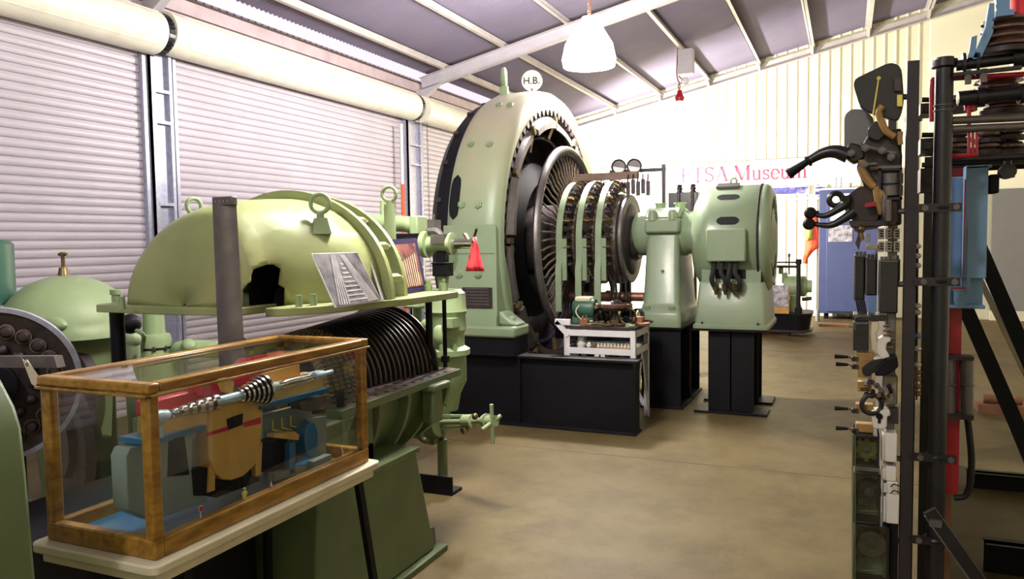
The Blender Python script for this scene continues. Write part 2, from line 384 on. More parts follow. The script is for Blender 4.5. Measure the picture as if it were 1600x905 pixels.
# ---------------------------------------------------------------- lamps
def bay_lamp(loc, power, col, label, shade=True, chain=True):
    t = thing('hanging_bay_lamp', loc, label, 'lamp', 'high bay lamps')
    x, y, z = loc
    M['glow'] = M.get('glow') or mat('lit_bulb', (1, 1, 1), .5, emit=(1, .96, .95), estr=60)
    g = MB(); g.ball((x, y, z+.05), .10, (1, 1, 1.5), 20); g.build('bulb', 'glow', t).visible_shadow = False
    g = MB(); g.lathe([(.06, .27), (.14, .24), (.25, .06), (.285, -.10), (.27, -.17), (.26, -.165), (.275, -.10), (.24, .06), (.13, .23), (.06, .26)], (x, y, z), (0, 0, 1), 32); g.cyl((x, y, z+.25), (x, y, z+.34), .07, n=16)
    M['glowshade'] = M.get('glowshade') or mat('self_lit_shade', (1, 1, 1), .4, emit=(1, .95, 1), estr=16)  # shade emits by itself, widened to stand for the lamp's glare
    g.build('shade', 'glowshade', t).visible_shadow = False
    g = MB(); zt = roof(x)+.05; n = int((zt-z-.3)/.035)
    for i in range(n): g.torus((x, y, z+.32+i*.035), .014, .004, (1, 0, 0) if i % 2 else (0, 1, 0), 8, 5)
    g.cyl((x+.02, y, z+.3), (x+.03, y, zt), .005, n=6); g.build('chain', 'copper', t)
    lamp_light('bay_lamp_light', (x, y, z-.24), power, col, .16).parent = None
    return t
bay_lamp(LAMP_A, 480, (1, .93, .84), 'glaring lit high bay lamp hanging over the big alternator, the brightest thing in view')
bay_lamp(LAMP_B, 85, (1, .9, .62), 'high bay lamp above the turbine casing in the foreground')
bay_lamp(LAMP_D, 6, (1, .88, .6), 'high bay lamp above the aisle behind the viewer')

t = thing('marker_pole', (XL+.16, 10.38, 0), 'tall thin pole, white above and orange below, standing by the post between far shutters', 'pole')
z1_ = at(629, 288, x=XL+.16).z; yp_ = at(629, 288, x=XL+.16).y; t.location.y = yp_
g = MB(); g.cyl((XL+.16, yp_, z1_), (XL+.16, yp_, 3.35), .022, n=12); g.build('white_half', 'paper', t)
g = MB(); g.cyl((XL+.16, yp_, 0), (XL+.16, yp_, z1_), .026, n=12); g.build('orange_half', 'orange', t)
# ================================================================ the big alternator and its line
YA, ZA = 7.65, 1.61
AX = (1, 0, 0)
alt = thing('alternator', (-3.0, YA, 0), 'huge green ringed alternator with dark spoked fan and round badge, standing on a black girder', 'generator')
g = MB(); g.lathe([(1.32, -2.80), (1.40, -2.755), (1.46, -2.77), (1.50, -2.82), (1.52, -2.90), (1.52, -3.20), (1.49, -3.27), (1.42, -3.30), (1.32, -3.28)], (0, YA, ZA), AX, 96)
# straight sides down to the feet
for s in (-1, 1):
    y0 = YA+s*1.52; prof = [(y0, 1.75), (y0, .98), (y0+s*.02, .93), (y0+s*.0, .77), (y0-s*.42, .77), (y0-s*.30, 1.2), (y0-s*.14, 1.62)]
    g.prism([(-3.29, y, z) for y, z in prof], (.51, 0, 0))
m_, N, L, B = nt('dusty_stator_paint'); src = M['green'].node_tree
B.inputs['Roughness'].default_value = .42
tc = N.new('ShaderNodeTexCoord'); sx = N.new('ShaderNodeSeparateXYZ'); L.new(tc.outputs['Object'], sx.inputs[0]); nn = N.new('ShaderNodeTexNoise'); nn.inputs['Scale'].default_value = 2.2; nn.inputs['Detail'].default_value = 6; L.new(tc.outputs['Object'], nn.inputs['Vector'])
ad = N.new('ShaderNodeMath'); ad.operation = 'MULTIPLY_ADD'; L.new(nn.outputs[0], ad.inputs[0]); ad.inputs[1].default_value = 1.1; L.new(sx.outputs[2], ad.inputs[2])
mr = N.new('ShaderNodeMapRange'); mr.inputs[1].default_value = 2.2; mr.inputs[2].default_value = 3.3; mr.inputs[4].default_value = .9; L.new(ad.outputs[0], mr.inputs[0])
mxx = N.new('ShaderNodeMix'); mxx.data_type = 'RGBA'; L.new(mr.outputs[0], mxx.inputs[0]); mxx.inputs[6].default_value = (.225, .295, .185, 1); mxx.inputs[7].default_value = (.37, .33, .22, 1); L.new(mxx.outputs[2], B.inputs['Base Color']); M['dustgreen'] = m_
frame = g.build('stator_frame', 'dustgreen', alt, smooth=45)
for s in (-1, 1):
    y0 = YA+s*1.52
    g = MB(); g.bb((-3.30, y0-s*.30, .77), (-2.60, y0+s*.05, .87)); g.prism([(-2.78, y0-s*.26, .87), (-2.60, y0-s*.26, .87), (-2.78, y0-s*.26, 1.0)], (0, s*.24, 0)); g.cyl((-2.69, y0-s*.10, .87), (-2.69, y0-s*.10, .95), .045, n=6)
    g.build('foot', 'green', alt, bevel=.025)
# joint line, bolts
g = MB(); g.bb((-3.29, YA-1.524, 1.497), (-2.80, YA-1.515, 1.503)); g.build('split_line', 'dgreen', alt)
for px, py in ((736, 226), (765, 226), (722, 320), (748, 320), (718, 428), (748, 428), (780, 165), (797, 165)):
    p = at(px, py, y=6.3)
    for _ in range(6):
        rr = math.hypot(p.y-YA, p.z-ZA); yy = YA-math.sqrt(max(.01, 1.52**2-(p.z-ZA)**2)) if p.z > ZA else YA-1.52; p = at(px, py, y=yy)
    n = Vector((0, p.y-YA, p.z-ZA)).normalized() if p.z > ZA else Vector((0, -1, 0))
    g = MB(); g.bolt(p-n*.01, n, .036, .03); g.build('frame_bolt', 'green', alt)
a, b = at(722, 449, y=6.12), at(769, 482, y=6.12)
g = MB(); g.bb((a.x, 6.118, b.z), (b.x, 6.135, a.z)); pl = g.build('nameplate', 'iron', alt, bevel=.004)
g = MB()
for i in range(6): g.bb((a.x+.03, 6.115, b.z+.03+i*.027), (b.x-.03, 6.119, b.z+.038+i*.027))
g.build('raised_lettering', 'steel', pl)
# dark vents near the far edge of the frame
for z0, z1, yy in ((1.80, 2.20, None), (1.52, 1.64, None)):
    g = MB(); rows = []
    for i in range(13):
        z = z0+(z1-z0)*i/12; hw = .045*math.sqrt(max(0, 1-abs(2*i/12-1)**4))+.004
        y = YA-math.sqrt(1.52**2-(max(z, ZA)-ZA)**2)-.004
        rows.append([(-3.215-hw+.02, y, z), (-3.215+hw+.02, y, z)])
    g.grid(rows); g.build('vent_slot', 'black', alt)
g = MB(); g.lathe([(1.36, -3.28), (1.43, -3.30), (1.43, -3.42), (1.36, -3.50), (1.15, -3.52), (1.15, -3.28)], (0, YA, ZA), AX, 80); g.build('rear_end_ring', 'black', alt)
g = MB(); 
for i in range(24): 
    a_ = 2*PI*i/24; g.box((-3.40, YA+1.435*math.cos(a_), ZA+1.435*math.sin(a_)), (.05, .03, .04), Matrix.Rotation(a_, 4, 'X'))
g.build('rear_clamp_lug', 'iron', alt)['kind'] = 'stuff'
# recess: clamp ring with lugs, bracket segments, end windings
g = MB(); g.lathe([(1.335, -2.80), (1.335, -3.3), (1.0, -3.3), (1.0, -3.25), (1.26, -3.2), (1.26, -2.80)], (0, YA, ZA), AX, 96); g.build('clamp_ring', 'iron', alt)
g = MB(); ra, rb, rc = [], [], []
for i in range(288):
    a_ = 2*PI*i/288; r = 1.325 if i % 4 < 2 else 1.27
    for L_, x, q_ in ((rc, -2.79, 1.33), (ra, -2.79, r), (rb, -2.85, r)): L_.append(Vector((x, YA+q_*math.cos(a_), ZA+q_*math.sin(a_))))
g.grid([rc, ra, rb], closed_u=True); g.build('core_tooth_row', 'iron', alt)
for k in range(12):
    a0 = 2*PI*(k+.08)/12; a1 = 2*PI*(k+.92)/12; off = .0 if k % 2 else .03
    g = MB(); g.lathe([(1.26, -2.84+off), (1.20, -2.78+off), (1.14, -2.78+off), (1.14, -2.80+off), (1.22, -2.86+off)], (0, YA, ZA), AX, 10, a0, a1, caps=True); g.build('shroud_segment', 'steel', alt)
    g = MB(); a_ = a0-.04; c0 = Vector((-2.80, YA+1.22*math.cos(a_), ZA+1.22*math.sin(a_))); c1 = Vector((-2.84, YA+1.04*math.cos(a_+.09), ZA+1.04*math.sin(a_+.09)))
    g.beam(c0, c1, .05, .05, AX); g.box(c0+Vector((.02, 0, 0)), (.04, .09, .05), Matrix.Rotation(a_, 4, 'X')); g.build('shroud_bracket', 'brass', alt)
g = MB()
for i in range(120):
    a_ = 2*PI*i/120
    p = lambda r, x, da: Vector((x, YA+r*math.cos(a_+da), ZA+r*math.sin(a_+da)))
    g.beam(p(1.23, -3.08, 0), p(1.05, -2.90, .12), .028, .022, AX)
M['winding'] = mat('purple_sheen_winding', (.035, .03, .065), .3, var=.3, coat=.4)  # purple-blue sheen of the windings put into the base colour
g.build('end_winding', 'winding', alt)
# rotor: rim, teeth, spokes, hub
rot = MB(); rot.lathe([(.955, -2.655), (.95, -2.625), (.935, -2.608), (.91, -2.605), (.895, -2.62), (.885, -2.66), (.955, -2.67)], (0, YA, ZA), AX, 90); rim = rot.build('fan_rim', 'steel', alt, smooth=60)
g = MB(); g.lathe([(.60, -2.90), (.80, -3.0), (.80, -3.05), (.2, -3.05), (.2, -2.90)], (0, YA, ZA), AX, 60); g.build('rotor_disc', 'black', alt)
g = MB(); ra, rb = [], []
for i in range(440):
    a_ = 2*PI*i/440; r = .893 if i % 4 < 2 else .86
    for L_, x in ((ra, -2.635), (rb, -2.67)): L_.append(Vector((x, YA+r*math.cos(a_), ZA+r*math.sin(a_))))
rc = [Vector((-2.635, YA+.90*math.cos(2*PI*i/440), ZA+.90*math.sin(2*PI*i/440))) for i in range(440)]
g.grid([rc, ra, rb], closed_u=True); g.build('rim_teeth', 'iron', rim)
for i in range(54):
    a_ = 2*PI*i/54
    P = lambda r, x, da=0: Vector((x, YA+r*math.cos(a_+da), ZA+r*math.sin(a_+da)))
    g = MB(); g.tube([P(.89, -2.675), P(.82, -2.67), P(.76, -2.645, .014), P(.67, -2.64, 0), P(.59, -2.615, -.014), P(.50, -2.61), P(.34, -2.59)], (.0105), 6); g.build('fan_spoke', 'coil', alt)
g = MB(); g.lathe([(.36, -3.05), (.36, -2.57), (.30, -2.54), (.17, -2.54), (.17, -1.9), (0.001, -1.9)], (0, YA, ZA), AX, 40); g.build('rotor_hub', 'iron', alt)
M['rustbar'] = mat('brown_bus_bar', (.16, .10, .075), .5, .2, var=.2)
# slip rings and brush gear
XS = [at(875, 390, y=7.08).x, at(906, 390, y=7.08).x, at(936, 390, y=7.08).x]
for k, xs in enumerate(XS):
    R = .585
    g = MB(); a0, a1 = PI*.42, PI*1.0
    pr = [(R, xs-.035), (R, xs+.025), (R-.02, xs+.025), (R-.02, xs-.035)]
    # arc from top to the near side; lathe angle measured in the y-z plane
    rows = []
    for i in range(25):
        th = a0+(a1-a0)*i/24; rows.append([Vector((x, YA+r*math.cos(th), ZA+r*math.sin(th))) for r, x in pr])
    for z in (1.40, 1.33, .92): rows.append([Vector((x, YA-r+(.0 if z > 1.35 else -.03), z)) for r, x in pr])
    g.grid(rows, closed_u=True, caps=True); ar = g.build('brush_arm', 'green', alt, smooth=30)
    g = MB(); g.bb((xs+.026, YA-R+.0, 1.22), (xs+.07, YA-R+.02, 1.62)); g.build('arm_stiffener', 'green', ar)
    for i in range(15):
        th = PI*(.44+.70*i/14)
        c = lambda r, dx: Vector((xs+dx, YA+r*math.cos(th), ZA+r*math.sin(th)))
        g = MB(); g.beam(c(.56, .05), c(.47, .075), .055, .022, AX); g.beam(c(.57, .02), c(.545, .09), .02, .02); g.cyl(c(.50, .04), c(.56, .10), .012, n=6)
        g.tube([c(.57, .02), c(.60, .05), c(.56, .10), c(.49, .11)], .005, 5)
        g.build('brush_holder', 'brass' if i % 3 == 0 else 'iron', alt)
    g = MB(); g.lathe([(.20, xs+.02), (.44, xs+.02), (.45, xs+.03), (.45, xs+.085), (.44, xs+.095), (.20, xs+.095)], (0, YA, ZA), AX, 60); g.lathe([(.20, xs+.11), (.36, xs+.11), (.36, xs+.14), (.20, xs+.14)], (0, YA, ZA), AX, 40)
    g.build('slip_ring', 'coil', alt)
g = MB(); g.bb((XS[0]+.0, YA-.1, 2.20), (XS[2]+.25, YA-.02, 2.27)); g.build('bus_bar', 'rustbar', alt)
g = MB()
for i in range(5): g.box((XS[2]+.16+.05*i, YA-.1, 2.10+.02*(i % 2)), (.03, .05, .14)); g.cyl((XS[2]+.16+.05*i, YA-.12, 2.17), (XS[2]+.165+.05*i, YA-.12, 2.24), .008)
g.build('terminal_block', 'iron', alt)
xf = at(968, 375, y=7.3).x
for x0, R in ((xf-.06, .43), (xf+.0, .44)):
    g = MB(); g.lathe([(.1, x0), (R-.01, x0), (R, x0+.008), (R, x0+.032), (R-.01, x0+.04), (.1, x0+.04)], (0, YA, ZA), AX, 60); g.build('coupling_disc', 'steel', alt)
g = MB(); g.lathe([(.1, xf+.04), (.36, xf+.04), (.33, xf+.06), (.22, xf+.07), (.20, xf+.12), (.1, xf+.12)], (0, YA, ZA), AX, 50); g.build('coupling_boss', 'iron', alt)
# lower oil pipe and lead cables beneath the brush gear
p0 = at(935, 463, y=7.5); g = MB(); g.cyl((p0.x-.3, 7.5, p0.z), (-1.82, 7.5, p0.z), .045); g.cyl((-2.2, 7.5, p0.z), (-2.16, 7.5, p0.z), .06); g.build('oil_pipe', 'copper', alt)
g = MB(); random.seed(3)
for i in range(9):
    x = XS[0]+.1+.06*i; g.tube(bez([(x, 7.35, 1.25), (x+random.uniform(-.05, .05), 7.3, 1.1), (x+random.uniform(-.08, .08), 7.35, .9), (x, 7.6, .62)], 5), .014, 6)
g.build('lead_cable', 'hose', alt)['kind'] = 'stuff'
g = MB(); g.bb((-2.75, 7.5, .6), (-2.0, 8.0, .72)); g.bb((-2.6, 8.02, .6), (-2.5, 8.1, 1.3)); g.bb((-2.2, 8.02, .6), (-2.1, 8.1, 1.3)); g.build('brush_gear_base', 'black', alt)
# lifting eye and badge on the crown
e = at(788, 152, y=7.3); 
g = MB(); g.lathe([(0.001, 0), (.10, 0), (.10, .02), (.05, .05), (.042, .13), (0.001, .13)], (e.x, 7.3, 3.03), (0, 0, 1), 20); g.build('eye_boss', 'lgreen', alt)
g = MB(); g.torus((e.x, 7.3, 3.25), .075, .026, (.95, .3, 0)); g.build('lifting_eye', 'lgreen', alt)
b_ = at(831, 126, y=7.45)
g = MB(); d = Vector((.30, -.95, .0)).normalized(); g.cyl(b_-d*.006, b_+d*.006, .105, n=40); bd = g.build('round_badge', 'white', alt)
g = MB(); g.cyl(b_-Vector((0, 0, .22)), b_-Vector((0, 0, .08)), .012, n=8); g.box(b_-Vector((0, 0, .20)), (.08, .05, .02)); g.build('badge_stem', 'steel', bd)
text_mesh('H.B.', .10, 'black', 'badge_letters', b_+d*.008+Vector((-.085, -.03, -.035)), (.95, .30, 0), (0, 0, 1), bd)

# black girder the alternator sits on
t = thing('girder_plinth', (-2.5, YA, 0), 'long black steel girder plinth under the big green alternator', 'plinth')
for nm, y0, x1 in (('girder', 6.17, -1.562), ('girder', 9.0, -1.562)):
    g = MB(); g.bb((-3.7, y0+.06, .02), (x1-.02, y0+.075, .59)); g.bb((-3.72, y0, .59), (x1+.01, y0+.16, .612)); g.bb((-3.72, y0-.03, 0), (x1, y0+.16, .022)); g.bb((x1-.03, y0+.0, .02), (x1-.01, y0+.14, .59)); g.bb((-2.62, y0+.02, .02), (-2.6, y0+.14, .59))
    g.build(nm, 'black', t, bevel=.003)
g = MB(); g.bb((-3.6, 6.33, .02), (-3.4, 9.0, .58)); g.build('cross_girder', 'black', t)
for y0 in (6.06, 8.95):
    g = MB(); g.bb((-3.44, y0+.05, .613), (-2.62, y0+.37, .768)); g.build('packing_block', 'black', t)

# ---------------------------------------------------------------- bearing pedestal and stand
bp_ = thing('bearing_pedestal', (-1.61, 7.7, .78), 'smooth green bearing pedestal between the brush gear and the small motor', 'bearing')
g = MB(); 
def ringrect(x0, x1, y0, y1, z, r=.05, n=4):
    out = []
    for cx, cy, a0 in ((x1-r, y0+r, -PI/2), (x1-r, y1-r, 0), (x0+r, y1-r, PI/2), (x0+r, y0+r, PI)):
        for i in range(n+1): a = a0+PI/2*i/n; out.append((cx+r*math.cos(a), cy+r*math.sin(a), z))
    return out
g.grid([ringrect(-1.825, -1.405, 7.20, 8.28, .78, .04), ringrect(-1.825, -1.405, 7.20, 8.28, .90, .04), ringrect(-1.815, -1.415, 7.21, 8.27, .93, .05), ringrect(-1.80, -1.425, 7.27, 8.20, .95, .05), ringrect(-1.79, -1.43, 7.30, 8.15, 1.0, .06), ringrect(-1.768, -1.455, 7.38, 8.0, 1.64, .05)], closed_u=True, caps=True)
ped = g.build('pedestal_column', 'green', bp_, smooth=50)
g = MB(); ZB = 1.66
g.lathe([(0.001, -1.93), (.17, -1.93), (.205, -1.90), (.22, -1.85), (.22, -1.42), (.205, -1.40), (.205, -1.33), (0.001, -1.33)], (0, 7.62, ZB), AX, 48); g.build('bearing_housing', 'green', bp_)
g = MB(); g.bb((-1.775, 7.33, 1.66), (-1.445, 7.9, 1.80)); g.prism([(-1.775, 7.33, 1.80), (-1.775, 7.9, 1.80), (-1.775, 7.8, 1.90), (-1.775, 7.45, 1.90)], (.33, 0, 0)); g.build('bearing_cap', 'green', bp_, bevel=.02)
for x in (-1.70, -1.51):
    g = MB(); g.cyl((x, 7.36, 1.78), (x, 7.36, 1.86), .048, .043); g.cyl((x, 7.36, 1.86), (x, 7.36, 1.875), .03, n=6); g.build('cap_bolt', 'green', bp_)
    g = MB(); g.cyl((x+.02, 7.62, 1.88), (x+.02, 7.62, 1.94), .05); g.cyl((x+.02, 7.62, 1.94), (x+.02, 7.62, 1.955), .062, n=18); g.build('oil_cap', 'lgreen', bp_)
for x in (-1.73, -1.50):
    g = MB(); g.cyl((x, 7.245, .92), (x, 7.245, .97), .032, n=6); g.build('foot_bolt', 'green', bp_)
g = MB(); g.cyl((-1.60, 7.335, 1.3), (-1.60, 7.32, 1.3), .014); g.build('plug', 'dgreen', bp_)
def h_stand(x0, x1, y0, y1, zt, label, cols, plate=None):
    t = thing('steel_stand', ((x0+x1)/2, (y0+y1)/2, 0), label, 'stand')
    for c0, c1, bx0, bx1, by0, by1 in cols:
        g = MB(); g.bb((x0, c0, .022), (x1, c0+.014, zt-.022)); g.bb((x0, c1-.014, .022), (x1, c1, zt-.022)); g.bb(((x0+x1)/2-.006, c0, .022), ((x0+x1)/2+.006, c1, zt-.022)); g.build('column', 'black', t)
        g = MB(); g.bb((bx0, by0, 0), (bx1, by1, .022)); g.build('base_plate', 'black', t, bevel=.003)
    px0, px1, py0, py1 = plate
    g = MB(); g.bb((px0, py0, zt-.022), (px1, py1, zt)); g.build('top_plate', 'black', t, bevel=.003)
    return t
h_stand(-1.79, -1.42, 7.26, 8.25, .78, 'wide black steel stand under the green bearing pedestal, its base plate on the floor', [(7.27, 7.75, -1.80, -1.40, 7.25, 7.78), (7.8, 8.3, -1.80, -1.40, 7.80, 8.33)], (-1.81, -1.40, 7.22, 8.3))
h_stand(-1.17, -.765, 7.30, 8.1, .78, 'black steel stand with spread base plates under the green motor', [(7.30, 7.62, -1.286, -.64, 7.20, 7.50), (7.75, 8.05, -1.286, -.64, 7.75, 8.10)], (-1.30, -.635, 7.20, 8.12))

# ---------------------------------------------------------------- exciter motor
ex = thing('exciter_motor', (-.97, 7.65, .78), 'drum shaped green motor with slotted casing and terminal box, on spread black stand', 'motor')
g = MB(); g.lathe([(0.001, -1.34), (.25, -1.34), (.36, -1.325), (.45, -1.28), (.495, -1.20), (.50, -1.15), (.50, -.74), (.49, -.725), (0.001, -.725)], (0, 7.65, 1.60), AX, 64); ebody = g.build('motor_casing', 'green', ex, smooth=50)
g = MB(); g.lathe([(0.001, -.724), (.495, -.724), (.50, -.71), (.50, -.68), (.485, -.655), (.43, -.625), (.40, -.62), (.38, -.635), (.2, -.63), (.12, -.60), (0.001, -.60)], (0, 7.65, 1.60), AX, 64); eb = g.build('end_bell', 'green', ex, smooth=50)
for i in range(10):
    a = 2*PI*i/10; g = MB(); g.lathe([(.28, -.628), (.365, -.628), (.365, -.634), (.28, -.634)], (0, 7.65, 1.60), AX, 6, a, a+.42, caps=True); g.build('end_vent', 'black', eb)
g = MB(); g.lathe([(.505, -.735), (.512, -.73), (.505, -.715), (.49, -.725)], (0, 7.65, 1.60), AX, 64); g.build('bell_seam', 'iron', eb)
for px, py in ((1138, 308), (1137, 345)):
    p = at(px, py, y=7.3)
    for _ in range(6): p = at(px, py, y=7.65-math.sqrt(max(.02, .25-(p.z-1.6)**2)))
    a = math.atan2(p.z-1.6, p.y-7.65); rows = []
    g = MB(); n = 16
    ring = []
    for i in range(28):
        t_ = 2*PI*i/28; u = math.copysign(min(1, abs(1.35*math.cos(t_))), math.cos(t_)); 
        xx = p.x+.10*math.cos(t_)*(1 if abs(math.cos(t_)) > 0 else 1); da = .075*max(-1, min(1, 1.25*math.sin(t_)))
        ring.append(Vector((xx, 7.65+.502*math.cos(a+da), 1.6+.502*math.sin(a+da))))
    inner = [Vector((v.x, 7.65+(v.y-7.65)*.985, 1.6+(v.z-1.6)*.985)) for v in ring]
    g.grid([ring, inner], closed_u=True, caps=True); g.build('vent_slot', 'black', ebody)
g = MB(); q = at(1140, 293, y=7.6); g.box((q.x, 7.5, 2.09), (.20, .14, .02), Matrix.Rotation(.3, 4, 'X')); g.build('maker_plate', 'steel', ex)
g = MB(); g.torus((q.x+.03, 7.66, 2.14), .028, .01, (0, 1, .0)); g.cyl((q.x+.03, 7.66, 2.09), (q.x+.03, 7.66, 2.12), .014); g.build('lifting_eye', 'lgreen', ex)
g = MB(); g.bb((-1.155, 7.08, 1.395), (-.815, 7.36, 1.685)); tb = g.build('terminal_box', 'green', ex, bevel=.012)
g = MB()
for i, x in enumerate((-1.09, -1.02, -.95, -.9)):
    g.tube(bez([(x, 7.15, 1.40), (x-.01, 7.12, 1.30), (x-.02+.05*(i % 2), 7.12, 1.22), (x+.02, 7.15, 1.13)], 5), .022, 8)
g.build('cable_tails', 'hose', ex)
for i, x in enumerate((-1.10, -1.02, -.93)):
    g = MB(); g.cyl((x+.02, 7.13, 1.19), (x+.02, 7.14, 1.14), .026, n=8); g.cyl((x+.02, 7.14, 1.14), (x+.025, 7.15, 1.10), .016, n=8); g.build('cable_gland', 'brass', ex)
g = MB(); g.bb((-1.10, 7.235, 1.235), (-.83, 7.27, 1.39)); g.build('cable_opening', 'black', ex)
g = MB(); g.grid([ringrect(-1.297, -.633, 7.19, 8.12, .782, .03), ringrect(-1.297, -.633, 7.19, 8.12, .81, .03), ringrect(-1.28, -.648, 7.205, 8.10, .825, .03), ringrect(-1.245, -.672, 7.22, 8.07, 1.19, .03), ringrect(-1.235, -.68, 7.23, 8.05, 1.205, .03)], closed_u=True, caps=True)
ebase = g.build('motor_base', 'green', ex, smooth=35)
g = MB(); pts = []
for i in range(13):
    a = PI+.42+(PI-.84)*i/12; pts.append((-1.22, 7.65+.49*math.cos(a), 1.60+.49*math.sin(a)))
g.prism([(-1.22, 7.24, 1.205), (-1.22, 7.24, 1.32)]+pts[1:-1]+[(-1.22, 8.06, 1.32), (-1.22, 8.06, 1.205)], (.52, 0, 0)); g.build('cradle', 'green', ex)
for x in (-1.21, -.72):
    g = MB(); g.cyl((x, 7.205, .835), (x, 7.19, .835), .012, n=6); g.build('base_screw', 'iron', ex)

# ---------------------------------------------------------------- white steel trolley table with gear on it
T = thing('white_steel_table', (-1.93, 6.65, 0), 'white painted steel frame table with dark top, loaded with electrical gear, behind the black girder', 'table')
x0, x1, y0, y1, zt = -2.24, -1.655, 6.42, 6.89, .83
for x in (x0, x1):
    for y in (y0, y1):
        g = MB(); g.bb((x-.022, y-.004, 0), (x+.022, y+.004, zt)); g.bb((x-.022*(1 if x < -2 else -1)-.003, y-.02, 0), (x-.022*(1 if x < -2 else -1)+.003, y+.02, zt)); g.build('leg', 'white', T)
g = MB()
for z in (zt-.03, .645):
    g.bb((x0-.02, y0-.005, z-.027), (x1+.02, y0+.001, z+.027)); g.bb((x0-.02, y1-.001, z-.027), (x1+.02, y1+.005, z+.027)); g.bb((x0-.025, y0, z-.027), (x0-.019, y1, z+.027)); g.bb((x1+.019, y0, z-.027), (x1+.025, y1, z+.027))
g.build('rail', 'white', T)
g = MB(); mx_ = (x0+x1)/2
for a, b in (((mx_-.02, .62), (x0+.02, .1)), ((mx_+.02, .62), (x1-.02, .1))): g.beam((a[0], y0, a[1]), (b[0], y0, b[1]), .006, .035, (1, 0, 0)); g.beam((a[0], y1, a[1]), (b[0], y1, b[1]), .006, .035, (1, 0, 0))
my = (y0+y1)/2
for s in (-1, 1): g.beam((x1+.02, my, .62), (x1+.02, my+s*.2, .1), .006, .03, (0, 1, 0))
g.build('cross_brace', 'white', T)
g = MB(); g.bb((x0-.02, y0, zt), (x1+.02, y1, zt+.03)); g.build('table_top', 'iron', T, bevel=.003)
g = MB(); g.bb((x0, y0+.01, .655), (x1, y1-.01, .665)); g.build('shelf', 'iron', T)
g = MB(); g.beam((x0-.10, y0+.0, zt+.06), (x0+.01, y0, zt-.06), .03, .04, (1, 0, 0)); g.bb((x0-.11, y0-.015, zt+.035), (x0+.03, y0+.015, zt+.085)); g.build('corner_bracket', 'white', T)
ZT = zt+.03
# things on it
t = thing('small_motor', (-2.17, 6.72, ZT), 'small teal electric motor with a pale top cover, left end of the white table', 'motor')
g = MB(); g.lathe([(0.001, -2.28), (.06, -2.28), (.085, -2.26), (.09, -2.24), (.09, -2.09), (.08, -2.07), (0.001, -2.07)], (0, 6.72, ZT+.13), AX, 24); g.build('motor_body', 'teal', t)
g = MB(); g.bb((-2.25, 6.65, ZT+.19), (-2.1, 6.79, ZT+.235)); g.build('top_cover', 'cream', t, bevel=.015)
g = MB(); g.bb((-2.27, 6.64, ZT), (-2.08, 6.80, ZT+.05)); g.build('mounting_foot', 'teal', t)
g = MB(); g.cyl((-2.07, 6.72, ZT+.13), (-2.03, 6.72, ZT+.13), .05); g.cyl((-2.03, 6.72, ZT+.13), (-2.0, 6.72, ZT+.13), .02); g.build('shaft_end', 'brass', t)
g = MB(); g.tube(bez([(-2.2, 6.63, ZT+.16), (-2.22, 6.6, ZT+.10), (-2.15, 6.58, ZT+.03), (-2.05, 6.56, ZT+.03)], 5), .006, 6); g.build('lead', 'cream', t)
t = thing('disc_insulator', (-1.88, 6.66, ZT), 'dark round disc on a pedestal, tallest piece on the white table', 'insulator')
g = MB(); g.lathe([(0.001, .12), (.12, .12), (.155, .15), (.16, .175), (.15, .185), (0.001, .185)], (-1.88, 6.66, ZT), (0, 0, 1), 32); g.build('disc', 'brown', t)
g = MB(); g.cyl((-1.88, 6.66, ZT), (-1.88, 6.66, ZT+.13), .05, .03); g.cyl((-1.86, 6.66, ZT+.185), (-1.86, 6.66, ZT+.21), .03); g.build('stem', 'iron', t)
random.seed(5)
for k, (x, y, r, th, lab) in enumerate(((-1.99, 6.60, .07, .3, 'upright dark coil ring leaning beside the small teal motor'), (-1.74, 6.58, .075, -.2, 'upright wide brass strap ring at the right of the disc on the white table'), (-1.70, 6.78, .065, .6, 'thin dark ring at the back right corner of the white table'))):
    g = MB(); g.lathe([(r, -.02), (r, .02), (r-.012, .02), (r-.012, -.02)], (x, y, ZT+r+.002), (math.sin(th), math.cos(th), 0), 28); g.box((x, y, ZT+.006), (.05, .05, .012))
    tag(g.build('coil_ring', ['iron', 'brass', 'iron'][k]), lab, 'ring', 'coil rings on the white table')
for k, (x, y, w_, h_, m_, lab) in enumerate(((-2.10, 6.47, .07, .08, 'rust', 'rusty square block at the front left edge of the white table'), (-1.96, 6.47, .12, .035, 'brass', 'flat brass contact plate at the front of the white table'), (-1.83, 6.50, .07, .075, 'brass', 'brass finned contact block in the front middle of the white table'), (-1.70, 6.46, .05, .03, 'lgreen', 'small green fitting at the front right of the white table'), (-1.78, 6.82, .2, .05, 'iron', 'dark iron casting at the back of the white table'))):
    g = MB(); g.box((x, y, ZT+h_*.35), (w_, w_*.7, h_*.7)); g.cyl((x-w_*.2, y, ZT+h_*.7), (x-w_*.2, y, ZT+h_), w_*.15); g.cyl((x+w_*.25, y, ZT+h_*.7), (x+w_*.25, y, ZT+h_*1.1), w_*.1); g.torus((x+w_*.6, y-.01, ZT+.012), w_*.4, .010, (0, 0, 1), 16, 6)
    tag(g.build('contact_fitting', m_), lab, 'fitting', 'salvaged fittings on the white table')
g = MB(); g.lathe([(.0, 0), (.06, 0), (.065, .02), (.05, .022), (.0, .022)], (-1.62, 6.62, ZT), (0, 0, 1), 20); g.bb((-1.70, 6.60, ZT+.02), (-1.62, 6.70, ZT+.07)); 
tag(g.build('bright_plate', 'copper'), 'small copper plated terminal at the right end of the white table', 'terminal')
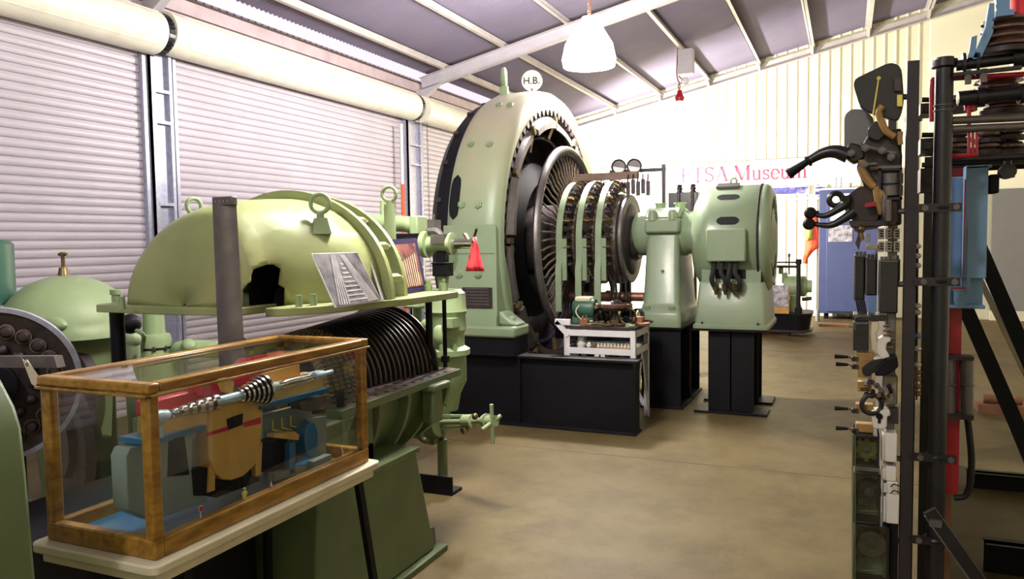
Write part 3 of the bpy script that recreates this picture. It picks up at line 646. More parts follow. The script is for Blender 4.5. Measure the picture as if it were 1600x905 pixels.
# on the shelf
t = thing('shelf_insulator', (-2.14, 6.5, .665), 'white bottle shaped porcelain at the left of the white table shelf', 'insulator')
g = MB(); g.lathe([(0.001, 0), (.035, 0), (.04, .03), (.022, .05), (.03, .08), (.02, .11), (0.001, .12)], (-2.14, 6.5, .665), (0, 0, 1), 16); g.build('body', 'ceramic', t)
g = MB(); g.cyl((-2.08, 6.52, .69), (-2.06, 6.46, .69), .02); g.build('side_knob', 'ceramic', t)
t = thing('porcelain_strip', (-1.85, 6.5, .665), 'row of small white porcelain knobs on the white table shelf', 'insulator')
g = MB(); g.bb((-2.0, 6.48, .665), (-1.70, 6.53, .675)); g.build('strip_base', 'cardwood', t)
for i in range(10):
    g = MB(); g.lathe([(.001, 0), (.012, 0), (.012, .014), (.007, .02), (.011, .03), (.001, .035)], (-1.985+.03*i, 6.5, .675), (0, 0, 1), 10); g.build('knob', 'ceramic', t)
# ================================================================ along the back wall
def banner_text():
    t = thing('museum_banner', (-2.0, YB-.08, 2.4), 'long white banner lettered ETSA Museum high on the back wall', 'banner')
    a, b = at(900, 240, y=YB-.08), at(1345, 262, y=YB-.08)
    g = MB(); g.bb((a.x, YB-.085, 2.66), (b.x, YB-.075, 3.20)); g.build('banner_cloth', 'white', t)
    M['letter'] = mat('crimson_lettering', (.42, .03, .07), .6); M['letterpale'] = mat('faded_pink_lettering', (.75, .42, .5), .6)
    p = at(1063, 288, y=YB-.09)
    # serif capitals and small letters drawn as thick and thin strokes: (points), width
    arc = lambda cx, cy, rx, ry, a0, a1, n=10: [(cx+rx*math.cos(math.radians(a0+(a1-a0)*i/n)), cy+ry*math.sin(math.radians(a0+(a1-a0)*i/n))) for i in range(n+1)]
    K, H_ = .13, .045
    GL = {'E': (.68, [([(.16, 0), (.16, 1)], K), ([(.02, .02), (.58, .02), (.60, .2)], H_), ([(.16, .5), (.46, .5)], H_), ([(.46, .4), (.46, .6)], H_), ([(.02, .98), (.56, .98), (.57, .8)], H_)]),
          'T': (.70, [([(.33, 0), (.33, 1)], K), ([(.02, .8), (.03, .98), (.63, .98), (.64, .8)], H_), ([(.2, .02), (.46, .02)], H_)]),
          'S': (.58, [(arc(.26, .74, .2, .23, 20, 215, 10)+arc(.26, .26, .22, .24, 45, -160, 10), .085), ([(.47, .75), (.47, .98)], H_), ([(.04, .25), (.04, .02)], H_)]),
          'A': (.80, [([(.12, .02), (.38, 1)], H_), ([(.38, 1), (.66, .02)], K), ([(.2, .36), (.55, .36)], H_), ([(.0, .02), (.24, .02)], H_), ([(.52, .02), (.80, .02)], H_)]),
          'M': (.98, [([(.14, .02), (.14, .98)], H_), ([(.14, .98), (.46, .03)], K), ([(.46, .03), (.78, .98)], H_), ([(.80, .02), (.80, .98)], K), ([(.0, .02), (.27, .02)], H_), ([(.66, .02), (.94, .02)], H_), ([(.02, .98), (.18, .98)], H_), ([(.78, .98), (.94, .98)], H_)]),
          'u': (.58, [([(.12, .64), (.12, .2)]+arc(.27, .18, .15, .17, 180, 330, 6)+[(.43, .2)], .08), ([(.43, .64), (.43, .02)], .10), ([(.02, .64), (.14, .64)], H_), ([(.33, .64), (.45, .64)], H_), ([(.43, .02), (.55, .02)], H_)]),
          's': (.44, [(arc(.2, .48, .14, .15, 20, 215, 8)+arc(.2, .17, .15, .15, 45, -160, 8), .07), ([(.34, .48), (.34, .64)], H_), ([(.05, .17), (.05, .02)], H_)]),
          'e': (.50, [(arc(.25, .33, .2, .32, 0, 320, 16), .075), ([(.06, .36), (.45, .36)], H_)]),
          'm': (.90, [([(.12, .02), (.12, .64)], .10), (arc(.27, .44, .15, .19, 170, 0, 6)+[(.42, .02)], .09), (arc(.57, .44, .15, .19, 170, 0, 6)+[(.72, .02)], .09), ([(.02, .02), (.23, .02)], H_), ([(.32, .02), (.52, .02)], H_), ([(.62, .02), (.83, .02)], H_), ([(.02, .64), (.13, .64)], H_)])}
    cur = p.x; sz = .40
    for ch in 'ETSA Museum':
        if ch == ' ': cur += .22*sz*1.0; continue
        w_, st = GL[ch]; g = MB()
        for pts, wd in st:
            for (ax0, az0), (ax1, az1) in zip(pts[:-1], pts[1:]): g.beam((cur+ax0*sz*.92, YB-.0885-.0004*len(pts), 2.80+az0*sz*.78), (cur+ax1*sz*.92, YB-.0885-.0004*len(pts), 2.80+az1*sz*.78), .006, wd*sz, (0, 0, 1) if abs(ax1-ax0) > abs(az1-az0) else (1, 0, 0))
        g.build('letter', 'letter', t); cur += w_*sz*.92
    text_mesh('Tom Playford', .36, 'letterpale', 'letters', (p.x-2.2, YB-.088, 2.74), (1, 0, 0), (0, 0, 1), t, .006, True)
    return t
banner_text()
M['photo'] = mat('blue_photo_print', (.05, .045, .22), .4, var=.8, scale=9, dirt=(.6, .5, .7), dirt_amt=.8)
for k, (p0, p1, lab) in enumerate(((1197, 1265, 'wide dark blue landscape print under the lettered banner, left of the blue cabinet'), (1272, 1292, 'narrow dark blue print just left of the blue cabinet top'))):
    a, b = at(p0, 306, y=YB-.06), at(p1, 290, y=YB-.06)
    t = thing('wall_print', ((a.x+b.x)/2, YB-.05, a.z), lab, 'picture', 'blue prints on the back wall')
    g = MB(); g.bb((a.x, YB-.06, a.z), (b.x, YB-.04, b.z)); g.build('backing_board', 'white', t)
    g = MB(); g.bb((a.x+.02, YB-.064, a.z+.02), (b.x-.02, YB-.06, b.z-.02)); g.build('print', 'photo', t)
# shelf rail under the banner
g = MB(); g.bb((-1.9, YB-.14, 2.36), (.4, YB-.04, 2.40)); tag(g.build('wall_shelf', 'white'), 'thin white shelf rail under the prints on the back wall', 'shelf')

# instrument frame with two round meters
t = thing('instrument_stand', (-3.25, 13, 0), 'black bar frame carrying two round rimmed meters, behind the brush gear', 'frame')
a, b = at(953, 270, y=13), at(1040, 262, y=13)
g = MB(); g.beam((a.x, 13, 2.76), (b.x, 13, 2.76), .05, .06); g.bb((b.x-.06, 12.97, 0), (b.x, 13.03, 2.84)); g.bb((a.x, 12.97, 0), (a.x+.08, 13.03, 2.78)); g.build('bar_frame', 'blackm', t)
for px, py in ((967, 261), (991, 260)):
    c = at(px, py, y=12.95); c.z += .0
    g = MB(); g.lathe([(.115, .06), (.13, .05), (.13, -.05), (.10, -.06), (.10, -.02), (.115, 0)], c, (0.2, -1, 0), 36); r_ = g.build('meter_rim', 'steel', t)
    g = MB(); d = Vector((.2, -1, 0)).normalized(); g.cyl(c-d*.02, c, .10, n=32); g.build('dial', 'paper', r_)
    g = MB(); g.lathe([(0.001, .03), (.10, .03), (.10, .04), (0.001, .04)], c, (0.2, -1, 0), 16, 0, PI, caps=True); g.build('dial_cover', 'iron', r_)
# black switch box with two bushings
t = thing('switch_box', (-2.3, 12, 0), 'black box switch with two round bushings on top, behind the bearing pedestal', 'switchgear')
a, b = at(1046, 332, y=12), at(1092, 300, y=12)
g = MB(); g.bb((a.x, 11.9, a.z-.3), (b.x, 12.2, b.z)); g.build('case', 'blackm', t, bevel=.01)
for px in (1062, 1083):
    p = at(px, 300, y=11.95); g = MB(); g.lathe([(.001, 0), (.05, 0), (.035, .03), (.05, .05), (.035, .08), (.045, .10), (.02, .12), (.001, .12)], (p.x, 11.95, b.z), (0, 0, 1), 16); g.build('bushing', 'iron', t)
    g = MB(); g.cyl((p.x, 11.88, b.z-.3), (p.x, 11.88, b.z+.05), .02); g.build('side_rod', 'iron', t)
g = MB(); 
for x in (a.x+.05, b.x-.05): g.bb((x-.02, 11.95, 0), (x+.02, 12.0, a.z-.3))
g.build('stand_legs', 'black', t)

# blue cabinet
a, b = at(1280, 292, y=16.2), at(1345, 498, y=16.2)
t = thing('blue_cabinet', ((a.x+b.x)/2, 16.5, 0), 'tall slate blue steel cabinet against the back wall, photographs on its door', 'cabinet')
g = MB(); g.bb((a.x, 16.25, .12), (.62, 16.85, 2.5)); g.build('body', 'blue', t, bevel=.01)
g = MB(); g.bb((a.x+.14, 16.22, .16), (.60, 16.25, 2.46)); dr = g.build('door', 'blue', t, bevel=.006)
g = MB(); g.bb((.5, 16.19, 1.2), (.53, 16.22, 1.35)); g.build('handle', 'blackm', dr)
g = MB()
for x in (a.x+.1, .5): g.bb((x, 16.4, 0), (x+.08, 16.7, .12))
g.build('plinth_feet', 'black', t)
g = MB(); g.bb((a.x-.1, 16.2, 2.5), (.65, 16.8, 2.53)); tag(g.build('cabinet_shelf_board', 'white'), 'white board lying on top of the blue cabinet', 'board')
M['bwphoto'] = mat('grey_photo_print', (.35, .33, .36), .4, var=.9, scale=12, dirt=(.05, .05, .06), dirt_amt=.9)
for k, (x0, y0, x1, y1, m_, lab) in enumerate(((1294, 352, 1332, 378, 'bwphoto', 'grey machine photograph taped to the blue cabinet door at head height'), (1297, 302, 1332, 345, 'paper', 'pale notice taped near the top of the blue cabinet door'))):
    p, q = at(x0, y1, y=16.2), at(x1, y0, y=16.2)
    g = MB(); g.bb((p.x, 16.212, p.z), (q.x, 16.218, q.z)); tag(g.build('taped_print', m_), lab, 'picture')
g = MB(); x = at(1305, 285, y=16.4).x; g.cyl((x, 16.4, 2.53), (x, 16.4, 2.75), .03); g.cyl((x+.09, 16.4, 2.53), (x+.09, 16.4, 2.75), .03); g.bb((x-.05, 16.36, 2.53), (x+.14, 16.44, 2.55))
tag(g.build('twin_posts', 'white'), 'pair of small white posts standing on the blue cabinet', 'fitting')

# hi-vis vest hanging on the wall
P = lambda px, py, y=16.6: at(px, py, y=y)
t = thing('safety_vest', P(1268, 412), 'orange safety vest with a yellow band, hanging beside the blue cabinet', 'vest')
def cloth(ptsL, ptsR, y, name, m_, parent):
    g = MB(); rows = []
    for (lx, ly), (rx, ry) in zip(ptsL, ptsR):
        rows.append([P(lx+(rx-lx)*k/6, ly+(ry-ly)*k/6, y-.05*math.sin(PI*k/6)-.03*math.sin(ly*.3+k*1.7)) for k in range(7)])
    g.grid(rows); o = g.build(name, m_, parent, smooth=80); md = o.modifiers.new('thick', 'SOLIDIFY'); md.thickness = .008; return o
v = cloth([(1258, 338), (1256, 355), (1258, 372), (1258, 384), (1257, 395), (1255, 405), (1254, 412)], [(1277, 338), (1280, 355), (1281, 372), (1280, 386), (1270, 393), (1262, 404), (1262, 412)], 16.6, 'vest_cloth', 'orange', t)
cloth([(1257, 352), (1257, 364), (1258, 376)], [(1269, 350), (1270, 362), (1269, 374)], 16.54, 'reflective_band', 'yellow', v)
g = MB(); h_ = P(1267, 334); g.cyl(h_, h_+Vector((0, .38, 0)), .01); g.build('hook', 'iron', t)

# small skid-mounted oil pump and its belongings
X = lambda px, py, y=13.4: at(px, py, y=y)
t = thing('pump_skid', (-.95, 13.6, 0), 'small green pump with black pipe frame on a black tub base, near the back wall', 'pump')
g = MB(); g.grid([ringrect(-1.75, -.56, 13.25, 14.0, .06, .18, 6), ringrect(-1.75, -.52, 13.22, 14.05, .30, .2, 6), ringrect(-1.78, -.50, 13.20, 14.07, .34, .2, 6), ringrect(-1.78, -.50, 13.20, 14.07, .38, .2, 6)], closed_u=True, caps=True); g.build('tub_base', 'black', t)
g = MB(); g.grid([ringrect(-1.8, -.50, 13.18, 14.07, .08, .2, 6), ringrect(-1.8, -.50, 13.18, 14.07, .11, .2, 6)], closed_u=True, caps=True); g.build('base_rim', 'iron', t)
g = MB(); g.bb((-1.6, 13.3, 0), (-.85, 13.9, .06)); g.build('timber_bearer', 'rust', t)
g = MB(); g.lathe([(.001, -.95), (.14, -.95), (.17, -.92), (.17, -.62), (.12, -.60), (.10, -.58), (.10, -.52), (.001, -.52)], (0, 13.6, .80), AX, 28); g.bb((-.86, 13.5, .38), (-.74, 13.7, .95)); g.prism([(-.92, 13.45, .38), (-.66, 13.45, .38), (-.74, 13.45, .65), (-.84, 13.45, .65)], (0, .3, 0)); g.build('pump_body', 'lgreen', t)
g = MB(); g.bb((-.98, 13.5, .85), (-.9, 13.7, 1.02)); g.cyl((-1.0, 13.6, 1.0), (-1.0, 13.6, 1.12), .04); g.torus((-1.02, 13.6, 1.13), .09, .014); g.build('hand_wheel', 'dgreen', t)
g = MB(); a, b = X(1208, 410, 13.3), X(1248, 410, 13.3); g.tube([(a.x, 13.3, .4), (a.x, 13.3, a.z), (b.x, 13.3, b.z), (b.x, 13.3, .4)], .035, 8); g.tube([(a.x, 13.3, a.z-.07), (b.x, 13.3, b.z-.07)], .02, 8); g.cyl((b.x, 13.3, b.z-.03), (b.x, 13.3, b.z+.05), .045); g.cyl((b.x, 13.3, .38), (b.x, 13.3, .47), .06); g.build('pipe_frame', 'black', t)
g = MB(); c = X(1233, 402, 13.35); g.cyl((c.x, 13.35, 1.0), (c.x, 13.35, c.z+.02), .012); g.cyl((c.x, 13.35, c.z), (c.x, 13.35, c.z+.06), .02); g.cyl((-.65, 13.4, .6), (-.52, 13.35, .62), .03); g.build('lever', 'iron', t)
a, b = X(1206, 487, 13.15), X(1233, 450, 13.15)
g = MB(); g.bb((a.x, 13.12, .42), (b.x, 13.16, .86)); bd = tag(g.build('picture_board', 'cardwood'), 'plywood board with a machine photograph leaning on the small pump', 'board')
bd.location.z = .385
g = MB(); g.bb((a.x+.01, 13.105, .50), (b.x-.01, 13.119, .84)); tag(g.build('pump_photograph', 'bwphoto'), 'grey photograph fixed to the plywood board by the small pump', 'picture')
# other clutter behind the exciter: dark post and timber
g = MB(); g.bb((-.45, 14.9, 0), (.05, 15.1, .05)); tag(g.build('timber_offcut', 'rust'), 'flat brown timber offcut on the floor in front of the blue cabinet', 'timber')
g = MB(); g.lathe([(.001, 0), (.04, 0), (.04, .18), (.02, .22), (.001, .22)], (-.50, 15.9, 0), (0, 0, 1), 14); tag(g.build('floor_canister', 'grey'), 'small pale canister on the floor at the left foot of the blue cabinet', 'canister')
# grey roller panel low on the smooth end wall
a, b = at(1546, 487, y=YB-.1), at(1546, 296, y=YB-.1)
t = thing('grey_partition', (3.6, YB-.1, 0), 'big flat grey partition panel low on the back wall, far right', 'panel')
g = MB(); g.bb((a.x, YB-.14, .18), (4.9, YB-.06, b.z)); g.build('panel_sheet', 'grey', t)
g = MB(); g.bb((a.x, YB-.16, 0), (4.9, YB-.05, .18)); g.build('bottom_rail', 'cream', t)

# junction box and lead hanging from the roof
t = thing('roof_junction_box', at(1073, 105, y=14), 'grey electrical box under the roof with a red plug hanging on a lead', 'box')
c = at(1073, 105, y=14); zt_ = roof(c.x)+.0
g = MB(); g.bb((c.x-.14, 13.9, c.z-.12), (c.x+.12, 14.1, zt_+.02)); g.build('box_body', 'rafter', t, bevel=.008)
q = at(1062, 150, y=14)
g = MB(); g.tube(bez([(q.x-.03, 14, zt_+.1), (q.x-.05, 14, c.z-.1), (q.x+.0, 14, q.z+.2), (q.x, 14, q.z+.1)], 6), .012, 6); g.tube(bez([(q.x-.02, 14, q.z+.35), (q.x+.06, 14, q.z+.25), (q.x-.03, 14, q.z+.18), (q.x, 14, q.z+.1)], 6), .012, 6); g.build('lead', 'copper', t)
g = MB(); g.lathe([(.001, -.10), (.07, -.09), (.085, -.03), (.05, .03), (.04, .10), (.001, .11)], q, (0, 0, 1), 16); g.build('plug', 'red', t)
g = MB(); g.ball(q+Vector((.10, 0, .25)), .07); g.build('white_cap', 'paper', t)

# added lamp, hidden behind the alternator, only there to brighten the back wall
FL = Vector((-4.55, 14.2, 2.1))
t = thing('added_floodlight', (FL.x, FL.y, 0), 'added tripod lamp hidden behind the big alternator to brighten the back wall', 'lamp')
g = MB(); d = Vector((.55, .75, .12)).normalized(); g.cyl(FL-d*.16, FL-d*.02, .09, .15, 24); g.build('housing', 'blackm', t)
g = MB(); g.cyl(FL-d*.015, FL-d*.005, .14, n=24); g.build('lens', 'glowshade', t)
g = MB(); g.cyl((FL.x-.05, FL.y-.08, .5), (FL.x-.05, FL.y-.08, 2.0), .02)
for k in range(3): g.cyl((FL.x-.05, FL.y-.08, .7), (FL.x-.05+.5*math.cos(2.1*k), FL.y-.08+.5*math.sin(2.1*k), .01), .015)
g.build('tripod', 'steel', t)
o = lamp_light('added_flood_light', FL+d*.03, 3200, (1, .95, .88), .14, 'SPOT', d.to_track_quat('-Z', 'Y').to_euler(), 2.5)
# ================================================================ the opened steam turbine
HF = 1.30
Lp, Cp, R1, R2 = Vector((-3.20, 2.57, HF)), Vector((-2.33, 2.64, HF)), Vector((-1.98, 3.20, HF)), Vector((-1.86, 3.62, HF))
hood = thing('turbine_hood', (-2.6, 3.0, HF), 'domed green upper turbine casing raised on black rods, behind the glass case', 'turbine casing')
def arch(y, cx, wl, wr, h, n=28, e=2.1, z0=HF+.035, e2=2.0):
    out = []
    for i in range(n+1):
        t = PI*i/n; c, s = math.cos(t), math.sin(t); w_ = wr if c > 0 else wl; ee = 1.72 if c < 0 else e2
        out.append(Vector((cx+w_*math.copysign(abs(c)**(2/ee), c), y, z0+h*abs(s)**(2/(1.9 if c < 0 else e)))))
    return out
CX = -2.60
def wr_(y): return .27+max(0, y-2.64)*.62
g = MB(); rows = []
# nearly flat front wall, then a rounded shoulder back into the barrel
for s_, y in ((.02, 2.60), (.35, 2.60), (.62, 2.605), (.76, 2.615), (.83, 2.63), (.885, 2.66), (.925, 2.71), (.955, 2.77), (.98, 2.85), (.995, 2.95)):
    a = arch(y, CX, .56, wr_(max(2.70, y)), .478, e2=2.3); c0 = Vector((CX-.10, y, HF+.035))
    r_ = []
    for p in a:
        q = c0+(p-c0)*s_
        if p.x > CX: q.x = p.x*(.4+.6*s_)+c0.x*(.6-.6*s_) if s_ > .7 else q.x
        r_.append(q)
    rows.append(r_)
for y, h in ((3.03, .482), (3.14, .488)): rows.append(arch(y, CX, .585, wr_(y), h, e2=2.15))
g.grid(rows)
hx = at(406, 470, y=2.62).x
def cut(co, no): bmesh.ops.bisect_plane(g.b, geom=g.b.verts[:]+g.b.edges[:]+g.b.faces[:], plane_co=co, plane_no=no)
L1, W1, L2, W2, Z1, Z2 = .085, .022, .050, .006, HF+.145, HF+.215
for co, no in (((hx-L1, 0, 0), (1, 0, 0)), ((hx+W1, 0, 0), (1, 0, 0)), ((hx-L2, 0, 0), (1, 0, 0)), ((hx+W2, 0, 0), (1, 0, 0)), ((0, 0, Z1), (0, 0, 1)), ((0, 0, Z2), (0, 0, 1)), ((hx-L1, 0, Z1-.035), (-1, 0, 1)), ((hx+W1, 0, Z1-.035), (1, 0, 1)), ((hx-L2, 0, Z2-.02), (-1, 0, 1)), ((hx+W2, 0, Z2-.02), (1, 0, 1))): cut(co, no)
dead = []
for f in g.b.faces:
    c = f.calc_center_median(); u = c.x-hx
    def inside(l, w_, z_, ch): return -l < u < w_ and c.z < z_ and u+c.z < w_+z_-ch and -u+c.z < l+z_-ch
    if c.y < 2.95 and (inside(L1, W1, Z1, .035) or inside(L2, W2, Z2, .02)): dead.append(f)
bmesh.ops.delete(g.b, geom=dead, context='FACES')
dome = g.build('dome_shell', 'hood', hood, smooth=50); md_ = dome.modifiers.new('wall', 'SOLIDIFY'); md_.thickness = .012; md_.offset = 0
# bottom flange plate
g = MB(); g.prism([(-3.23, 3.2, HF), (-3.25, 2.62, HF), (-3.20, 2.55, HF), (-2.75, 2.53, HF), (hx-.07, 2.56, HF), (hx-.06, 3.0, HF), (hx+.05, 3.0, HF), (hx+.045, 2.60, HF), (hx+.07, 2.575, HF), (hx+.13, 2.60, HF), (hx+.22, 2.74, HF), (-1.96, 3.16, HF), (-1.93, 3.24, HF), (-1.93, 3.75, HF), (-3.23, 3.75, HF)], (0, 0, .035)); g.build('split_flange', 'hood', hood, bevel=.004)
# shaft opening, with an added black liner that darkens the inside
def arch_prism(cx, hw, h, y0, y1, z0=HF+.03):
    pts = [(cx-hw, y0, z0)]+[(cx-hw*math.cos(PI*i/12), y0, z0+h*.55+h*.45*math.sin(PI*i/12)) for i in range(13)]+[(cx+hw, y0, z0)]
    return pts
g = MB(); g.cyl((hx-.01, 2.80, HF+.05), (hx-.01, 2.97, HF+.05), .07, n=20); g.bb((hx-.12, 2.97, HF+.036), (hx+.08, 2.99, HF+.24)); g.bb((hx-.13, 2.70, HF+.036), (hx-.12, 2.98, HF+.24)); g.bb((hx+.03, 2.84, HF+.036), (hx+.035, 2.98, HF+.22)); g.bb((hx-.12, 2.76, HF+.222), (hx+.0, 2.98, HF+.23)); g.build('dark_liner', 'black', hood)
# arch flanges with bolts between
for nm, y, wl, wr, h, dr in (('arch_flange', 3.145, .62, .575, .482, .055), ('arch_flange', 3.36, .60, .515, .465, .055)):
    g = MB(); a = arch(y, CX, wl, wr, h); b = arch(y, CX, wl+dr, wr+dr, h+dr); a2 = [p+Vector((0, .03, 0)) for p in a]; b2 = [p+Vector((0, .03, 0)) for p in b]
    g.grid([a, b, b2, a2], closed_v=True); g.build(nm, 'hood', hood, smooth=40)
g = MB(); g.grid([arch(3.17, CX, .56, .50, .44), arch(3.37, CX, .56, .48, .43)]); g.build('waist_shell', 'dgreen', hood, smooth=60)
for i in range(9):
    t = PI*(.06+.11*i); p = Vector((CX+(.57 if math.cos(t) > 0 else .60)*math.cos(t), 3.23, HF+.035+.485*math.sin(t)))
    g = MB(); g.bolt(p+Vector((0, -.005, 0)), (0, 1, 0), .026, .09); g.build('flange_bolt', 'hood', hood)
g = MB(); g.grid([arch(3.38, CX, .54, .46, .41), arch(3.46, CX, .52, .43, .39), arch(3.55, CX, .46, .37, .35), arch(3.72, CX, .42, .33, .31), arch(3.74, CX, .05, .05, .03)]); g.build('rear_shell', 'hood', hood, smooth=60)
# lifting eyes
def eye(px, py, base, r, tilt, name='lifting_eye', m_='lgreen', y=3.0, pole=0, par=hood):
    c = at(px, py, y=y); g = MB(); g.torus(c, r, r*.26, tilt); b = Vector(base)
    g.build(name, m_, par)
    g = MB(); n_ = c-Vector((0, 0, r)); g.cyl(n_-Vector((0, 0, .03)), n_, .018); 
    if pole: g.cyl(n_-Vector((0, 0, pole)), n_-Vector((0, 0, .02)), .034, .030); g.cyl(n_-Vector((0, 0, pole+.12)), n_-Vector((0, 0, pole)), .036)
    else: g.lathe([(.001, -.10), (.062, -.10), (.038, -.025), (.001, -.025)], n_, (0, 0, 1), 4)
    g.build('eye_stem', m_, par)
eye(500, 318, (0, 0, 0), .042, (.45, -.9, 0), y=2.98); eye(303, 322, (0, 0, 0), .036, (1, -.25, 0), y=2.8); eye(608, 303, (0, 0, 0), .038, (.3, -1, 0), y=3.62, pole=.27)
for px, py in ((467, 476), (490, 474), (190, 478)):
    p = at(px, py, z=HF+.045); g = MB(); g.cyl((p.x, p.y, HF+.03), (p.x, p.y, HF+.085), .016, .014, 10); g.build('flange_stud', 'lgreen', hood)
# side lugs that take the jacking rods
pA, pB = at(672, 578, z=.9), at(696, 574, z=.9)
g = MB(); g.prism([(-1.96, 3.3, HF), (pA.x+.05, pA.y-.08, HF), (pB.x+.06, pB.y-.05, HF), (pB.x+.06, pB.y+.06, HF), (-2.1, pB.y+.06, HF)], (0, 0, .03)); g.build('rod_lug', 'hood', hood, bevel=.004)
rods = []
for k, (p, r, lab) in enumerate(((pA, .019, 'thick black jacking rod with nut near its foot, right of the raised hood'), (pB, .012, 'thin black jacking rod, rightmost under the raised hood'), (at(183, 500, y=2.72), .034, 'thickest black jacking rod, under the left front corner of the hood'))):
    t = thing('jacking_rod', (p.x, p.y, .9), lab, 'rod', 'jacking rods under the raised hood')
    g = MB(); g.cyl((p.x, p.y, .9), (p.x, p.y, HF), r); g.build('rod', 'black', t)
    g = MB(); g.cyl((p.x, p.y, HF+.03), (p.x, p.y, HF+.07), .022, n=6); g.cyl((p.x, p.y, HF+.07), (p.x, p.y, HF+.095), r*.8); g.build('top_nut', 'lgreen', t)
    g = MB(); g.cyl((p.x, p.y, .93), (p.x, p.y, .965), r*1.9, n=6); g.build('lower_nut', 'black', t)
# lower casing
low = thing('turbine_lower_casing', (-2.4, 3.2, .58), 'olive green lower turbine casing with flat studded joint face, under the raised hood', 'turbine casing')
RX, RZ = -2.42, .90
g = MB()
g.prism([(-1.95, 2.70, .86), (-1.97, 3.84, .86), (-2.07, 3.87, .86), (-2.16, 3.0, .86), (-2.16, 2.70, .86)], (0, 0, .035)); g.prism([(-2.90, 2.70, .86), (-2.70, 2.70, .86), (-2.74, 3.87, .86), (-2.9, 3.87, .86)], (0, 0, .035)); j_ = g.build('joint_flange', 'rustface' if 'rustface' in M else 'dgreen', low)
M['oxid'] = mat('oxidised_joint_face', (.16, .12, .10), .5, .3, var=.3, scale=20)
g = MB(); g.prism([(-1.965, 2.72, .894), (-1.985, 3.83, .894), (-2.15, 3.83, .894), (-2.15, 2.72, .894)], (0, 0, .004)); g.build('joint_face', 'oxid', low)
g = MB()
for i in range(12): y = 2.78+.085*i; g.cyl((-2.0, y, .897), (-2.0, y, .900), .012, n=10); g.cyl((-2.08, y+.04, .897), (-2.08, y+.04, .900), .012, n=10)
g.build('stud_holes', 'black', low)
g = MB(); g.lathe([(.42, 2.98), (.37, 3.78), (.34, 3.78), (.39, 2.98)], (RX, 0, .88), (0, 1, 0), 40, 0, 2*PI); 
# keep only the lower half
geom = g.b.verts[:]+g.b.edges[:]+g.b.faces[:]; bmesh.ops.bisect_plane(g.b, geom=geom, plane_co=(0, 0, .862), plane_no=(0, 0, 1), clear_outer=True)
g.build('belly_shell', 'dgreen', low, smooth=60)
for y, rr in ((2.99, .47), (3.27, .455), (3.52, .44), (3.75, .42)):
    g = MB(); g.lathe([(rr-.08, y), (rr, y), (rr, y+.03), (rr-.08, y+.03)], (RX, 0, .88), (0, 1, 0), 40)
    bmesh.ops.bisect_plane(g.b, geom=g.b.verts[:]+g.b.edges[:]+g.b.faces[:], plane_co=(0, 0, .862), plane_no=(0, 0, 1), clear_outer=True)
    g.build('belly_rib', 'dgreen', low, smooth=60)
# front bearing block with window
g = MB(); x0, x1 = -2.85, -1.95
g.bb((x0, 2.42, .60), (x1, 2.74, .86)); g.bb((x0, 2.74, .60), (x1-.03, 2.98, .70)); g.bb((x0, 2.92, .60), (x1-.03, 2.98, .86)); g.bb((x1-.12, 2.74, .60), (x1-.09, 2.95, .86)); g.prism([(x1-.03, 2.73, .86), (x1-.03, 2.80, .86), (x1-.03, 2.73, .76)], (.03, 0, 0)); g.build('bearing_block', 'dgreen', low, bevel=.008)
g = MB(); g.bb((x0+.1, 2.43, .86), (x1-.25, 2.66, .93)); g.build('bearing_keep', 'oxid', low)
g = MB(); g.cyl((-2.0, 2.76, .90), (-2.0, 2.76, .97), .018); g.build('guide_pin', 'black', low)
p = at(682, 604, y=3.75); g = MB(); g.bb((-2.03, 3.50, .66), (-1.955, 3.60, .84)); g.bb((-2.04, 3.46, .835), (-1.925, 3.64, .87)); g.build('support_lug', 'dgreen', low, bevel=.01)
# rotor: eleven bladed discs
rt = thing('turbine_rotor', (RX, 3.3, .60), 'dark turbine rotor of many bladed discs lying in the lower casing', 'rotor')
g = MB(); g.lathe([(.001, 2.5), (.06, 2.5), (.07, 2.8), (.17, 2.86), (.23, 2.9), (.28, 3.8), (.08, 3.9), (.001, 4.0)], (RX, 0, RZ), (0, 1, 0), 36); g.build('rotor_drum', 'black', rt)
M['pblade'] = mat('tan_blading', (.34, .27, .13), .4, .5, var=.2, scale=30)
M['disc'] = mat('dark_disc_steel', (.045, .036, .036), .35, .6, var=.3, scale=20)
for i in range(22):
    y = 2.90+.0405*i; R = .270+.0034*i
    if i == 21: R += .012
    g = MB(); g.lathe([(.18, y), (R-.008, y), (R-.001, y+.003), (R, y+.012), (R-.001, y+.0155), (R-.008, y+.018), (.18, y+.018)], (RX, 0, RZ), (0, 1, 0), 64); d_ = g.build('bladed_disc', 'disc', rt)
    if i < 6:
        g = MB(); a_, b_, c_ = [], [], []
        for k in range(160):
            t = 2*PI*k/160; rr = R+.002 if k % 2 else R-.006
            for L_, r_, yy in ((a_, .20, y-.001-(k % 2)*.003), (b_, rr, y-.001-(k % 2)*.003), (c_, rr, y+.020)): L_.append(Vector((RX+r_*math.cos(t), yy, RZ+r_*math.sin(t))))
        g.grid([a_, b_, c_], closed_u=True); g.build('blading', 'pblade', d_, smooth=10)
